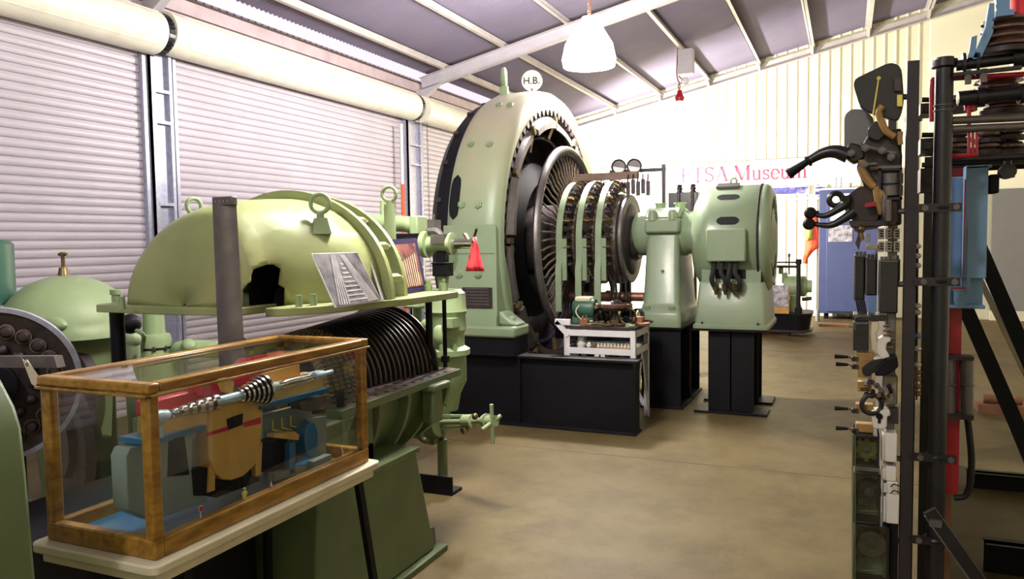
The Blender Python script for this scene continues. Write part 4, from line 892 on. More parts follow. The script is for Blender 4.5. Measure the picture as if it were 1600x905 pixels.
# pedestal under it
pd = thing('turbine_pedestal', (-2.4, 2.8, 0), 'trapezoid olive green fabricated pedestal carrying the turbine casing', 'pedestal')
g = MB(); g.prism([(-1.93, 2.50, .58), (-1.93, 3.27, .58), (-1.93, 3.44, .03), (-1.93, 2.45, .03)], (-.9, 0, 0)); g.build('pedestal_box', 'dgreen', pd, bevel=.012)
g = MB(); g.bb((-2.85, 2.48, .575), (-1.92, 3.29, .60)); g.build('top_plate', 'dgreen', pd, bevel=.004)
g = MB(); g.bb((-2.9, 2.43, 0), (-1.895, 3.51, .03)); g.build('base_plate', 'dgreen', pd, bevel=.003)
g = MB(); g.prism([(-1.96, 3.42, .03), (-1.96, 3.50, .03), (-1.96, 3.49, .12), (-1.96, 3.40, .14)], (-.03, 0, 0)); g.build('gusset', 'steel', pd)

# leaning photographs
M['pgrey'] = mat('pale_grey_print', (.38, .37, .38), .5, var=.2, scale=30)
M['hallphoto'] = mat('turbine_hall_photograph', (.11, .10, .115), .6, var=.85, scale=16, dirt=(.08, .07, .09), dirt_amt=.8)
M['colourphoto'] = mat('red_machine_photograph', (.16, .05, .045), .75, spec=.1, var=.7, scale=14, dirt=(.20, .16, .08), dirt_amt=.9)
M['greyphoto'] = mat('pale_photograph', (.40, .44, .48), .35, var=.5, scale=14, dirt=(.15, .17, .2), dirt_amt=.5)
M['navy'] = mat('navy_mount', (.014, .008, .04), .75, spec=.1)
def card(tl, tr, br, bl, yb, yt, label, frame_m, pic_m, bw, name='photograph_card'):
    "tl.. are photo pixels; bottom edge stands on the flange, the top leans back to yt"
    B0 = at(*bl, z=HF+.037); B1 = at(*br, z=HF+.037)
    up = Vector((0, 0, 1)); nb = (B1-B0).cross(up).normalized(); back = -nb*(yt*1.0)+up*.30; pn = (B1-B0).cross(back).normalized(); O_ = Vector((0, 0, CAM_H))
    def onp(px, py):
        dd = at(px, py, y=3.0)-O_; return O_+dd*((B0-O_).dot(pn)/dd.dot(pn))
    T0, T1 = onp(*tl), onp(*tr)
    c = (B0+B1)/2; t = thing(name, c, label, 'picture', 'photographs leaning on the turbine hood')
    n = (B1-B0).cross(T0-B0).normalized(); q = lambda u, v, o: B0.lerp(B1, u).lerp(T0.lerp(T1, u), v)+n*o
    g = MB(); g.prism([q(0, 0, 0), q(1, 0, 0), q(1, 1, 0), q(0, 1, 0)], -n*.006); g.build('mount', frame_m, t)
    g = MB(); g.prism([q(bw, bw, .002), q(1-bw, bw, .002), q(1-bw, 1-bw, .002), q(bw, 1-bw, .002)], -n*.002); pc = g.build('print', pic_m, t)
    return t, q, n
t, q, n = card((487, 396), (558, 394), (596, 470), (525, 481), 0, .13, 'black and white turbine hall photograph, largest of the prints leaning on the hood', 'paper', 'hallphoto', .015)
g = MB()
for k in range(9):
    v = .08+.085*k; wv = .42-.045*k
    g.prism([q(.5-wv*.5, v, .0035), q(.5+wv*.5, v, .0035), q(.5+wv*.47, v+.028, .0035), q(.5-wv*.47, v+.028, .0035)], -n*.001)
for s_ in (-1, 1):
    for k in range(5): g.prism([q(.5+s_*(.20+.05*k), .03, .0034), q(.5+s_*(.225+.05*k), .03, .0034), q(.5+s_*(.07+.02*k), .95, .0034), q(.5+s_*(.055+.02*k), .95, .0034)], -n*.001)
g.build('picture_highlights', 'pgrey', t)['kind'] = 'stuff'
card((580, 409), (594, 408), (610, 463), (598, 469), 0, .10, 'narrow pale print beside the black and white one, against the bolted arch', 'paper', 'greyphoto', .04)
t, q, n = card((597, 375), (651, 372), (667, 454), (625, 461), 0, .10, 'colour machine photograph on navy mount, right of the bolted arch', 'navy', 'colourphoto', .10)
g = MB()
for k in range(9): u = .2+.07*k; g.prism([q(u, .12, .004), q(u+.02, .12, .004), q(u+.05, .55+.02*k, .004), q(u+.03, .55+.02*k, .004)], -n*.001)
for k in range(4): g.tube([q(.15+.12*math.cos(a*.25)*(1+k*.5)*.9, .62+.14*math.sin(a*.25)*(1+k*.35)*.7, .003) for a in range(0, 7)], .0012, 5)
g.build('picture_highlights', 'cream', t)['kind'] = 'stuff'

g = MB(); g.bb((-2.95, 1.72, 0), (-2.17, 2.40, .575)); g.bb((-2.96, 1.71, .575), (-2.165, 2.41, .60)); tag(g.build('dark_fill_plinth', 'black'), 'added black plinth darkening the view under the glass case table, carrying the loose blade', 'plinth')  # block added so the space under the table reads dark
# loose last-stage blade standing upright
bx = at(357, 430, y=2.36)
t = thing('loose_blade', (bx.x, 2.36, .60), 'long dull steel turbine blade standing upright between the glass case and the hood', 'blade')
g = MB(); rows = []
for i in range(15):
    v = i/14; z = .60+v*1.185; hw = .066-.017*v; tw = .18+.55*v; r = []
    for k in range(9):
        u = -1+2*k/8; x = u*hw; yy = .022*(1-u*u)*(1-.4*v); r.append((x, -yy))
    r2 = [(x*.99, yy+.012*(1-(k_/4-1)**2)) for k_, (x, yy) in enumerate(r)][::-1]
    cx_ = bx.x-.018*v+.01; rows.append([Vector((cx_+(x*math.cos(tw*.4)-yy*math.sin(tw*.4))*1, 2.36+x*math.sin(tw*.4)+yy*math.cos(tw*.4), z)) for x, yy in r+r2[1:-1]])
g.grid(rows, closed_u=True, caps=True); g.build('aerofoil', 'steel', t, smooth=60)
g = MB(); g.bb((bx.x-.055, 2.345, 1.755), (bx.x+.045, 2.375, 1.79)); tp = g.build('tip_shroud', 'steel', t, bevel=.004)
g = MB()
for k in range(4): g.cyl((bx.x-.035+.02*k, 2.345, 1.772), (bx.x-.035+.02*k, 2.342, 1.772), .003, n=6)
g.build('rivet_heads', 'bright', tp)

# ---------------------------------------------------------------- governor and valve gear beside the turbine
gc = at(697, 540, y=4.45)
gv = thing('governor_valve', (gc.x, gc.y, .1), 'stout green cylindrical valve body with flanges, between the black rods and the alternator', 'valve')
x, y = gc.x, gc.y
g = MB(); zc = lambda py: at(697, py, y=4.45).z
g.lathe([(.001, zc(452)), (.10, zc(452)), (.13, zc(458)), (.135, zc(484)), (.14, zc(486)), (.135, zc(490)), (.13, zc(492)), (.135, zc(515)), (.12, zc(520)), (.12, zc(540)), (.155, zc(545)), (.155, zc(553)), (.13, zc(556)), (.13, zc(595)), (.09, zc(615)), (.07, zc(640)), (.001, zc(641))], (x, y, 0), (0, 0, 1), 40); g.build('valve_body', 'lgreen', gv, smooth=35)
for a in (-2.6, -2.0, -1.3, -.7):
    g = MB(); g.cyl((x+.14*math.cos(a), y+.14*math.sin(a), zc(545)), (x+.14*math.cos(a), y+.14*math.sin(a), zc(534)), .016, n=6); g.build('flange_nut', 'lgreen', gv)
g = MB(); g.ball((x+.02, y-.12, zc(522)), .06, (.8, .6, 1.3)); g.ball((x-.10, y-.08, zc(505)), .035); g.bb((x+.05, y-.15, zc(508)), (x+.13, y-.06, zc(494))); g.build('cover_boss', 'lgreen', gv)
g = MB(); g.cyl((x-.02, y-.128, zc(590)), (x-.02, y-.134, zc(590)), .035, n=20); g.build('sight_hole', 'black', gv)
g = MB(); q_ = at(650, 520, y=4.5); g.lathe([(.001, 0), (.10, 0), (.10, .12), (.06, .15), (.055, .19), (.001, .19)], (q_.x, 4.5, zc(560)), (0, 0, 1), 24); g.bb((q_.x-.06, 4.4, zc(640)), (x, 4.6, zc(560))); g.build('side_chest', 'lgreen', gv, smooth=35)
g = MB(); w_ = at(652, 478, y=4.5); g.lathe([(.001, .0), (.085, 0), (.09, .012), (.085, .024), (.03, .03), (.028, .05), (.001, .05)], (w_.x, 4.5, w_.z-.01), (0, 0, 1), 24); g.cyl((w_.x, 4.5, zc(525)), (w_.x, 4.5, w_.z), .03); g.build('cap_wheel', 'lgreen', gv)
g = MB(); g.cyl((w_.x-.02, 4.48, w_.z+.04), (w_.x-.02, 4.48, w_.z+.07), .02); g.build('red_knob', 'red', gv)
# steam pipes above: pipe run, elbow, flange plates
t = thing('steam_pipe', at(610, 350, y=4.6), 'pale green steam pipe with elbow behind the tall lifting eye', 'pipe')
pz = [at(px, py, y=4.6) for px, py in ((560, 345), (600, 349), (632, 350), (640, 352))]
g = MB(); g.tube(bez(pz+[pz[-1]+Vector((.05, .02, -.03)), pz[-1]+Vector((.06, .02, -.2))], 6), .055, 18); g.build('pipe_run', 'lgreen', t)
for px in (655,):
    a = at(px, 352, y=4.5); g = MB(); g.bb((a.x-.03, 4.42, a.z-.10), (a.x+.03, 4.56, a.z+.06)); g.build('flange_block', 'lgreen', t, bevel=.008)
g = MB(); a = at(598, 330, y=4.7); g.cyl(a-Vector((0, 0, .2)), a+Vector((0, 0, .07)), .018); g.build('vent_pipe', 'lgreen', t)
g = MB(); a = at(672, 355, y=4.8); g.bb((a.x-.05, 4.75, a.z-.06), (a.x+.06, 4.85, a.z+.05)); g.cyl(a+Vector((.03, 0, .05)), a+Vector((.03, 0, .09)), .008); g.build('grey_fitting', 'steel', t)
g = MB(); a = at(640, 358, y=4.4); g.lathe([(.001, 0), (.12, 0), (.12, .03), (.001, .03)], at(640, 378, y=4.4), (0, 0, 1), 24); g.bb(a-Vector((.1, .06, .12)), a+Vector((.1, .06, -.03))); g.build('dark_seat', 'black', t)
# servo cylinder with yoke and shaft
t = thing('servo_cylinder', at(715, 380, y=4.35), 'horizontal green servo cylinder with bright shaft pointing right, above the valve body', 'cylinder')
c = lambda px, py, y=4.35: at(px, py, y=y)
g = MB(); g.cyl(c(662, 382), c(670, 382), .085, n=28); g.cyl(c(670, 382), c(704, 382), .05, n=20); g.cyl(c(704, 381), c(708, 381), .07, n=24); g.beam(c(668, 372), c(706, 372), .03, .02); g.beam(c(668, 392), c(706, 391), .03, .02); g.build('cylinder_body', 'lgreen', t)
g = MB(); g.cyl(c(706, 381), c(739, 380), .034, n=20); g.build('shaft', 'bright', t)
g = MB(); g.tube(bez([c(668, 362), c(680, 361), c(688, 366), c(692, 374)], 6), .022, 8); g.bb(c(684, 376)-Vector((.02, .06, .02)), c(700, 366)+Vector((0, .0, 0))); g.build('link_lever', 'steel', t)
g = MB(); a, b = c(738, 381), c(726, 366); g.cyl(a-Vector((0, .02, 0)), b, .013); g.cyl(c(738, 380, 4.3), c(745, 357, 4.25), .008); g.cyl(c(738, 380, 4.3), c(733, 402, 4.28), .007); g.build('cross_handle', 'brass', t)
g = MB(); g.lathe([(.001, 0), (.04, 0), (.045, -.05), (.03, -.10), (.02, -.13), (.001, -.13)], c(705, 392), (0, 0, 1), 16); g.build('drip_glass', 'meterglass', t)
t = thing('damper_unit', c(692, 430), 'square black dashpot under the servo cylinder', 'damper')
g = MB(); a = c(692, 421); g.box(a, (.10, .10, .085)); g.bb(a+Vector((-.03, -.03, .04)), a+Vector((.03, .03, .16))); g.bb(a+Vector((-.055, -.055, .035)), a+Vector((.055, .055, .045))); g.build('dashpot', 'black', t, bevel=.004)
g = MB(); g.cyl(a-Vector((0, 0, .13)), a-Vector((0, 0, .04)), .03, .04); g.build('stem', 'lgreen', t)
# pink-red pennant tied on the shaft
t = thing('pennant', c(742, 423, 4.28), 'pink red triangular pennant hanging from the servo shaft', 'flag')
g = MB(); rows = []
for i in range(7):
    v = i/6; l = (740-12*v, 372+52*v); r = (744+13*v, 372+52*v); rows.append([c(l[0]+(r[0]-l[0])*k/5, l[1], 4.27+.02*math.sin(k*1.5+v*2)) for k in range(6)])
g.grid(rows); o = g.build('cloth', 'flag', t, smooth=80); md = o.modifiers.new('thick', 'SOLIDIFY'); md.thickness = .003
g = MB(); g.torus(c(742, 374, 4.27), .012, .003, (0, 1, 0)); g.build('tie', 'paper', t)

# drain valve low down, its barrel and spindle with cross handle
t = thing('drain_valve', at(690, 660, y=4.25)*1, 'low green drain valve with long spindle and cross handle, above the floor beside the girder', 'valve')
d = lambda px, py, y=4.2: at(px, py, y=y)
g = MB(); cb = d(672, 657, 4.3); ax = Vector((1, -.25, 0)).normalized(); g.lathe([(.001, -.30), (.13, -.30), (.13, 0), (.15, .0), (.15, .035), (.12, .04), (.09, .10), (.001, .10)], cb, ax, 32); g.build('barrel', 'dgreen', t)
for k in range(10):
    a = 2*PI*k/10; u = ax.orthogonal().normalized(); v = ax.cross(u); p = cb+(u*math.cos(a)+v*math.sin(a))*.135+ax*.035; g = MB(); g.bolt(p, ax, .014, .018); g.build('barrel_bolt', 'dgreen', t)
g = MB(); p0 = cb+ax*.08; p1 = d(768, 657, 4.1); g.beam(p0+Vector((0, 0, .04)), p0.lerp(p1, .62)+Vector((0, 0, .03)), .02, .015); g.beam(p0-Vector((0, 0, .04)), p0.lerp(p1, .62)-Vector((0, 0, .03)), .02, .015); g.cyl(p0.lerp(p1, .5), p0.lerp(p1, .66), .04); g.build('yoke', 'lgreen', t)
g = MB(); g.cyl(p0, p1, .018); g.cyl(p0.lerp(p1, .85), p1+ax*.03, .033); g.cyl(p0.lerp(p1, .9), p0.lerp(p1, .93), .042); g.build('spindle', 'lgreen', t)
g = MB(); g.cyl(d(768, 632, 4.08), d(770, 694, 4.08), .012); g.cyl(d(753, 672, 4.02), d(782, 650, 4.14), .013); g.build('cross_handle', 'lgreen', t)
g = MB(); g.ball(d(742, 651, 4.1), .02); g.build('gland_knob', 'brass', t)
g = MB(); g.cyl(d(728, 676, 4.15), d(724, 668, 4.15), .025); g.build('gland_lever', 'brass', t)
g = MB(); f0 = at(692, 735, y=4.35); g.cyl((f0.x, 4.35, .02), (f0.x, 4.35, cb.z-.13), .033); g.build('support_leg', 'dgreen', t)
g = MB(); g.bb((f0.x-.45, 4.28, 0), (f0.x+.10, 4.42, .02)); g.bb((f0.x-.45, 4.28, .02), (f0.x+.10, 4.295, .12)); g.build('foot_channel', 'black', t)

# left side below the hood: nozzle with flange, black ball joint, wheel and hoses
t = thing('steam_nozzle', at(240, 560, y=3.9), 'pale green flanged nozzle pipe under the left of the raised hood', 'pipe')
n_ = at(240, 505, y=3.9); f_ = at(248, 535, y=3.9)
g = MB(); g.cyl((n_.x, 3.9, f_.z), (n_.x, 3.9, f_.z+.26), .075, .065, 24); g.lathe([(.07, 0), (.105, 0), (.11, .05), (.10, .085), (.07, .09)], (n_.x, 3.9, f_.z-.03), (0, 0, 1), 28); g.lathe([(.001, 0), (.095, 0), (.095, -.05), (.14, -.09), (.14, -.3), (.001, -.3)], (n_.x, 3.9, f_.z-.05), (0, 0, 1), 24); g.build('nozzle', 'lgreen', t, smooth=35)
for k in range(8): a = 2*PI*k/8; g = MB(); g.cyl((n_.x+.095*math.cos(a), 3.9+.095*math.sin(a), f_.z-.055), (n_.x+.095*math.cos(a), 3.9+.095*math.sin(a), f_.z-.02), .013, n=6); g.build('flange_nut', 'iron', t)
g = MB(); a = at(290, 545, y=4.0); g.tube(bez([(n_.x, 3.9, f_.z-.2), a+Vector((-.1, 0, -.05)), a, a+Vector((.3, .1, -.02)), a+Vector((.5, .2, -.1))], 6), .06, 14); g.ball(a+Vector((.08, -.05, .03)), .05); g.build('branch_pipe', 'lgreen', t)
g = MB(); g.cyl((n_.x, 3.9, .02), (n_.x, 3.9, f_.z-.3), .06); g.bb((n_.x-.12, 3.8, 0), (n_.x+.12, 4.0, .02)); g.build('support', 'dgreen', t)
t = thing('ball_joint', at(206, 505, y=3.0), 'black ball joint with a green arm beside the thick left jacking rod', 'joint')
a = at(204, 506, y=3.0); g = MB(); g.ball(a, .055); g.cyl(a, a+Vector((-.08, -.03, .0)), .03); g.build('ball', 'black', t)
b = at(205, 525, y=3.1); g = MB(); g.ball(b+Vector((0, 0, -.02)), .05, (1.2, 1, 1)); g.cyl((b.x, b.y, 0), b, .03, .045); g.tube(bez([a+Vector((.03, 0, -.03)), a+Vector((.09, 0, -.06)), b+Vector((.08, 0, -.06))], 5), .012, 6); g.build('arm', 'lgreen', t)
wv = at(368, 537, y=3.4); g = MB(); g.cyl((wv.x, wv.y+.28, 0), (wv.x, wv.y+.28, wv.z-.03), .025); g.torus(wv+Vector((0, 0, -.04)), .075, .014, (.2, -1, .1)); g.cyl(wv+Vector((0, 0, -.04)), wv+Vector((0, .3, -.04)), .02); g.beam(wv+Vector((-.07, 0, -.04)), wv+Vector((.07, 0, -.04)), .01, .02); g.beam(wv+Vector((0, 0, -.11)), wv+Vector((0, 0, .03)), .01, .02, (1, 0, 0)); g.lathe([(.001, 0), (.066, 0), (.066, .01), (.001, .01)], wv+Vector((0, .01, -.04)), (.2, -1, .1), 24)
tag(g.build('hand_wheel', 'black'), 'small black hand wheel behind the foot of the loose blade', 'wheel')
# ================================================================ glass case with the cutaway model, on its table
ZT_ = .75
cA = at(243, 878, z=ZT_); cL = at(68, 848, z=ZT_); cB = at(577, 721, z=ZT_)
CX1, CX0, CY0, CY1 = cA.x, -2.135, cA.y, cB.y
CH = at(220, 603, x=CX1).z-ZT_
tb = thing('display_table', ((CX0+CX1)/2, (CY0+CY1)/2, 0), 'white topped table with black legs under the oak glass case', 'table')
g = MB(); g.grid([ringrect(CX0-.035, CX1+.035, CY0-.035, CY1+.035, ZT_-z_, .03) for z_ in (.028, 0)], closed_u=True, caps=True); g.build('table_top', 'cream', tb, bevel=.005)
g = MB(); g.bb((CX0-.01, CY0-.01, ZT_-.062), (CX1+.012, CY1+.01, ZT_-.028)); g.build('apron', 'dcream' if 'dcream' in M else 'cream', tb, bevel=.003)
for x, dx in ((CX0+.04, -.02), (CX1-.02, .03)):
    for y, dy in ((CY0+.12, -.05), (CY1-.05, .10) if x > -2 else (CY1-.14, -.02)):
        dx = dx if x > -2 else 0
        g = MB(); g.beam((x, y, ZT_-.062), (x+dx, y+dy, 0), .022, .03, (0, 1, 0)); g.build('leg', 'black', tb)
cs = thing('glass_case', ((CX0+CX1)/2, (CY0+CY1)/2, ZT_), 'oak framed glass case holding a colourful cutaway turbine model, nearest exhibit on the left', 'display case')
FW = .034
g = MB(); zb = ZT_
for a, b in (((CX0, CY0), (CX1, CY0+FW)), ((CX0, CY1-FW), (CX1, CY1)), ((CX0, CY0+FW), (CX0+FW, CY1-FW)), ((CX1-FW, CY0+FW), (CX1, CY1-FW))): g.bb((*a, zb), (*b, zb+.055))
g.build('bottom_frame', 'oak', cs, bevel=.005)
g = MB()
e_ = .006
for a, b in (((CX0-e_, CY0-e_), (CX1+e_, CY0+FW)), ((CX0-e_, CY1-FW), (CX1+e_, CY1+e_)), ((CX0-e_, CY0+FW), (CX0+FW, CY1-FW)), ((CX1-FW, CY0+FW), (CX1+e_, CY1-FW))): g.bb((*a, zb+CH-.028), (*b, zb+CH))
g.build('top_frame', 'oak', cs, bevel=.006)
g = MB()
for x0, x1, y0, y1 in ((CX1-.001, CX1+.010, CY0-.01, CY1+.01), (CX0-.01, CX1+.01, CY0-.010, CY0+.001)): g.bb((x0, y0, zb+CH-.038), (x1, y1, zb+CH-.030)); 
g.build('cornice_bead', 'oak', cs, bevel=.002)
for x in (CX0, CX1-FW):
    for y in (CY0, CY1-FW):
        g = MB(); g.bb((x, y, zb+.05), (x+FW, y+FW, zb+CH-.025)); g.build('corner_post', 'oak', cs, bevel=.005)
g = MB(); g.bb((CX0+.01, CY0+.01, zb+.002), (CX1-.01, CY1-.01, zb+.012)); g.build('case_floor', 'cardwood', cs)
for nm, a, b in (('glass_pane', (CX1-.014, CY0+FW, zb+.05), (CX1-.010, CY1-FW, zb+CH-.026)), ('glass_pane', (CX0+FW, CY0+.010, zb+.05), (CX1-FW, CY0+.014, zb+CH-.026)), ('glass_pane', (CX0+.010, CY0+FW, zb+.05), (CX0+.014, CY1-FW, zb+CH-.026)), ('glass_pane', (CX0+FW, CY1-.014, zb+.05), (CX1-FW, CY1-.010, zb+CH-.026)), ('top_glass', (CX0+.02, CY0+.02, zb+CH-.010), (CX1-.02, CY1-.02, zb+CH-.005))):
    g = MB(); g.bb(a, b); g.build(nm, 'glass', cs)

# the model inside: everything cut on planes parallel to the long side
ZM = zb+.012
md = thing('cutaway_model', ((CX0+CX1)/2, (CY0+CY1)/2, ZM), 'cutaway turbine model in blue, sand, rose and grey inside the glass case', 'model')
XM = CX1-.10
def mp(px, py, x=XM): return at(px, py, x=x)
def slab(name, pts, m_, x=XM, d=.10, parent=md, bevel=0, clip=True):
    P_ = [mp(a, b, x) for a, b in pts]
    for p in P_: p.z = max(p.z, ZM+.004); p.y = min(max(p.y, CY0+.03), CY1-.03)
    g = MB(); g.prism(P_, (-d, 0, 0)); return g.build(name, m_, parent, bevel=bevel)
g = MB(); g.bb((CX0+.05, CY0+.05, ZM), (CX1-.055, CY1-.10, ZM+.012)); g.build('base_board', 'mblue', md, bevel=.002)
g = MB(); g.bb((CX1-.09, CY0+.28, ZM+.012), (CX1-.065, CY1-.14, ZM+.016)); g.build('model_track', 'iron', md)
slab('foundation_block', [(248, 812), (248, 690), (262, 676), (318, 664), (300, 690), (300, 740), (318, 750), (325, 785)], 'pale', d=.09, bevel=.003)
slab('foundation_wing', [(196, 800), (192, 715), (203, 700), (244, 690), (244, 815)], 'pale', x=XM-.03, d=.06, bevel=.003)
slab('foundation_column', [(296, 700), (300, 668), (318, 664), (330, 700), (320, 755), (300, 752)], 'pale', x=XM-.04, d=.05)
slab('dark_chamber', [(262, 745), (264, 690), (288, 680), (296, 742)], 'black', x=XM+.002, d=.004)
slab('dark_chamber', [(303, 775), (300, 735), (328, 730), (328, 775)], 'black', x=XM+.002, d=.05)
slab('turbine_deck', [(233, 697), (233, 688), (322, 664), (322, 672)], 'mblue', x=XM+.02, d=.12)
slab('turbine_deck', [(408, 641), (408, 633), (514, 606), (514, 612)], 'mblue', x=XM+.02, d=.12)
# sand coloured casings along the shaft
slab('casing_section', [(250, 683), (250, 655), (324, 633), (324, 664)], 'sandm', d=.09)
slab('casing_section', [(410, 633), (410, 605), (505, 583), (505, 605)], 'sandm', d=.09)
slab('casing_upper', [(244, 658), (242, 630), (252, 624), (316, 608), (326, 618), (326, 636)], 'rose', x=XM-.045, d=.08, bevel=.004)
slab('casing_upper', [(392, 605), (388, 574), (400, 562), (462, 550), (468, 556), (470, 590)], 'rose', x=XM-.045, d=.08, bevel=.004)
slab('casing_face', [(408, 604), (408, 585), (468, 569), (468, 592)], 'sandm', x=XM-.035, d=.01)
slab('crossover_arch', [(318, 620), (313, 598), (330, 588), (362, 580), (368, 590), (350, 600), (345, 618)], 'rose', x=XM-.02, d=.06, bevel=.004)
slab('crossover_arch', [(352, 612), (345, 595), (356, 588), (366, 596), (364, 615)], 'sandm', x=XM+.0, d=.03)
# condenser: bulging sand body on narrow skirts
pts = [(326, 668), (330, 640), (345, 628), (404, 612), (411, 640), (410, 668), (407, 700), (398, 728), (380, 745), (362, 751), (348, 750), (334, 738), (327, 715)]
slab('condenser_face', pts, 'sandm', x=XM+.01, d=.07, bevel=.004)
slab('condenser_band', [(324, 682), (326, 676), (360, 665), (360, 672)], 'rose', x=XM+.012, d=.004)
slab('condenser_band', [(381, 668), (381, 660), (408, 652), (408, 662)], 'rose', x=XM+.012, d=.004)
slab('inspection_opening', [(357, 672), (355, 655), (380, 646), (379, 664)], 'black', x=XM+.013, d=.005)
slab('condenser_leg', [(325, 770), (327, 725), (336, 742), (336, 766)], 'sandm', x=XM+.008, d=.05)
slab('condenser_leg', [(400, 745), (399, 720), (410, 690), (408, 742)], 'sandm', x=XM+.008, d=.05)
slab('condenser_pit', [(338, 778), (338, 752), (400, 732), (406, 752)], 'black', x=XM-.01, d=.09)
# shaft line: bright spindles, grey journals, bladed cones
sh = [mp(248, 655, XM+.025), mp(505, 582, XM+.025)]; ax_ = (sh[1]-sh[0]).normalized(); sh[0].z = sh[1].z = (sh[0].z+sh[1].z)/2; ax_ = Vector((0, 1, 0)); L_ = sh[1].y-sh[0].y
def turned(name, prof, m_): 
    g = MB(); g.lathe([(r*1.3 if r > .002 else r, sh[0].y+u*L_) for u, r in prof], (sh[0].x, 0, sh[0].z), (0, 1, 0), 28); return g.build(name, m_, md, smooth=40)
turned('end_journal', [(-.06, .001), (-.06, .014), (.0, .016), (.04, .012), (.06, .001)], 'skyb')
for k in range(6): turned('shaft_collar', [(.06+.04*k, .001), (.065+.04*k, .010+.002*k), (.085+.04*k, .011+.002*k), (.095+.04*k, .001)], 'bright')
turned('shaft_journal', [(.30, .001), (.30, .012), (.42, .012), (.42, .001)], 'skyb')
for k in range(7): turned('blade_row', [(.42+.022*k, .001), (.42+.022*k, .016+.0042*k), (.431+.022*k, .017+.0042*k), (.432+.022*k, .001)], 'bright')
turned('shaft_journal', [(.575, .001), (.575, .015), (.66, .012), (.66, .001)], 'skyb')
turned('generator_shaft', [(.66, .001), (.67, .007), (.72, .012), (.88, .012), (.90, .008), (.94, .008), (.94, .001)], 'bright')
turned('end_journal', [(.93, .001), (.93, .011), (.99, .011), (1.0, .007), (1.07, .007), (1.07, .001)], 'skyb')
slab('bearing_stool', [(241, 686), (246, 668), (254, 664), (256, 684)], 'skyb', x=XM+.03, d=.03)
g = MB(); p = mp(490, 588, XM-.03); g.box((p.x, p.y, p.z+.01), (.03, .09, .012)); g.build('exciter_top', 'skyb', md, bevel=.002)
# pump end: grey wall, blue wheel and bracket, yellow pipes
slab('pump_room_wall', [(412, 765), (412, 648), (512, 622), (512, 722)], 'pale', x=XM-.10, d=.02)
slab('pump_chamber', [(425, 740), (428, 690), (450, 684), (450, 732)], 'black', x=XM-.03, d=.07)
slab('pump_beam', [(428, 684), (428, 678), (460, 674), (468, 680), (466, 688)], 'sandm', x=XM-.01, d=.03)
slab('blue_bracket', [(452, 742), (452, 694), (458, 690), (461, 692), (461, 740)], 'mblue', x=XM, d=.02)
w_ = mp(488, 686, XM); g = MB()
ring = [Vector((0, .040*math.cos(t)*(1 if math.cos(t) < 0 else .9), .064*math.sin(t)-(.01 if math.sin(t) < 0 else 0))) for t in [2*PI*k/32 for k in range(32)]]
g.prism([w_+v for v in ring], (-.04, 0, 0)); g.build('blue_volute', 'mblue', md, bevel=.004)
slab('volute_back_plate', [(466, 720), (466, 690), (480, 655), (510, 650), (510, 712)], 'pale', x=XM-.045, d=.01)  # pale grey plate behind the blue volute
for k in range(3):
    a = mp(426+14*k, 656-3*k, XM-.095); b = mp(426+14*k, 672-3*k, XM-.095); c_ = mp(450+6*k, 676-4*k, XM-.095); g = MB(); g.tube([a, b, c_], .0035, 6); g.build('yellow_pipe', 'yellow', md)
slab('hopper', [(472, 640), (468, 628), (508, 618), (512, 626), (500, 636), (502, 645)], 'steel', x=XM-.01, d=.05)
slab('brass_fitting', [(494, 648), (494, 642), (508, 638), (509, 645)], 'brass', x=XM, d=.02)
for k in range(2): slab('step_block', [(430+60*k, 752-18*k), (430+60*k, 740-18*k), (478+40*k, 728-18*k), (478+40*k, 738-18*k)], 'pale', x=XM-.0, d=.03)
# figures and signs along the front edge
XF = CX1-.024
def base_z(px, py): p = at(px, py, x=XF); p.z = zb+.055; return p
def fig(name, px, py, h, label, cat, parts):
    p = base_z(px, py); t = thing(name, p, label, cat)
    for nm, m_, f in parts: g = MB(); f(g, p, h); g.build(nm, m_, t)
def man(g, p, h):
    g.cyl(p+Vector((0, -.003, 0)), p+Vector((0, -.003, h*.45)), .0035, .005, 8); g.cyl(p+Vector((0, .004, 0)), p+Vector((0, .004, h*.45)), .0035, .005, 8); g.ball(p+Vector((0, 0, h*.60)), h*.2, (.7, .8, 1.2)); g.cyl(p+Vector((0, .006, h*.7)), p+Vector((.0, .013, h*.42)), .003, n=6); g.cyl(p+Vector((0, -.006, h*.7)), p+Vector((.004, -.011, h*.42)), .003, n=6)
fig('model_workman', 382, 784, .034, 'tiny workman figure in yellow overalls standing at the front of the model', 'figure', (('overalls', 'yellow', man), ('head', 'copper', lambda g, p, h: g.ball(p+Vector((0, .001, h*.9)), h*.12)), ('hat', 'yellow', lambda g, p, h: g.lathe([(.001, h*.14), (h*.10, h*.08), (h*.15, 0), (.001, 0)], p+Vector((0, .001, h*.92)), (0, 0, 1), 12))))
def sign(px, py, label): fig('model_sign', px, py, .032, label, 'sign', (('post', 'paper', lambda g, p, h: g.cyl(p, p+Vector((0, 0, h*.7)), .0016, n=6)), ('sign_disc', 'rose', lambda g, p, h: g.cyl(p+Vector((.0, 0, h*.85)), p+Vector((.003, 0, h*.85)), .0085, n=20)), ('disc_rim', 'paper', lambda g, p, h: g.torus(p+Vector((.002, 0, h*.85)), .0085, .0012, (1, 0, 0), 20, 6))))
sign(314, 818, 'tiny round red and white sign on a post, left half of the case front'); sign(536, 724, 'tiny round red and white sign on a post, right end of the glass case')
fig('model_cone', 424, 768, .02, 'tiny white marker cone in the middle of the glass case front', 'cone', (('cone', 'paper', lambda g, p, h: g.cyl(p, p+Vector((0, 0, h)), .0045, .0008, 10)), ('cone_base', 'rose', lambda g, p, h: g.box(p+Vector((0, 0, .001)), (.011, .011, .002)))))
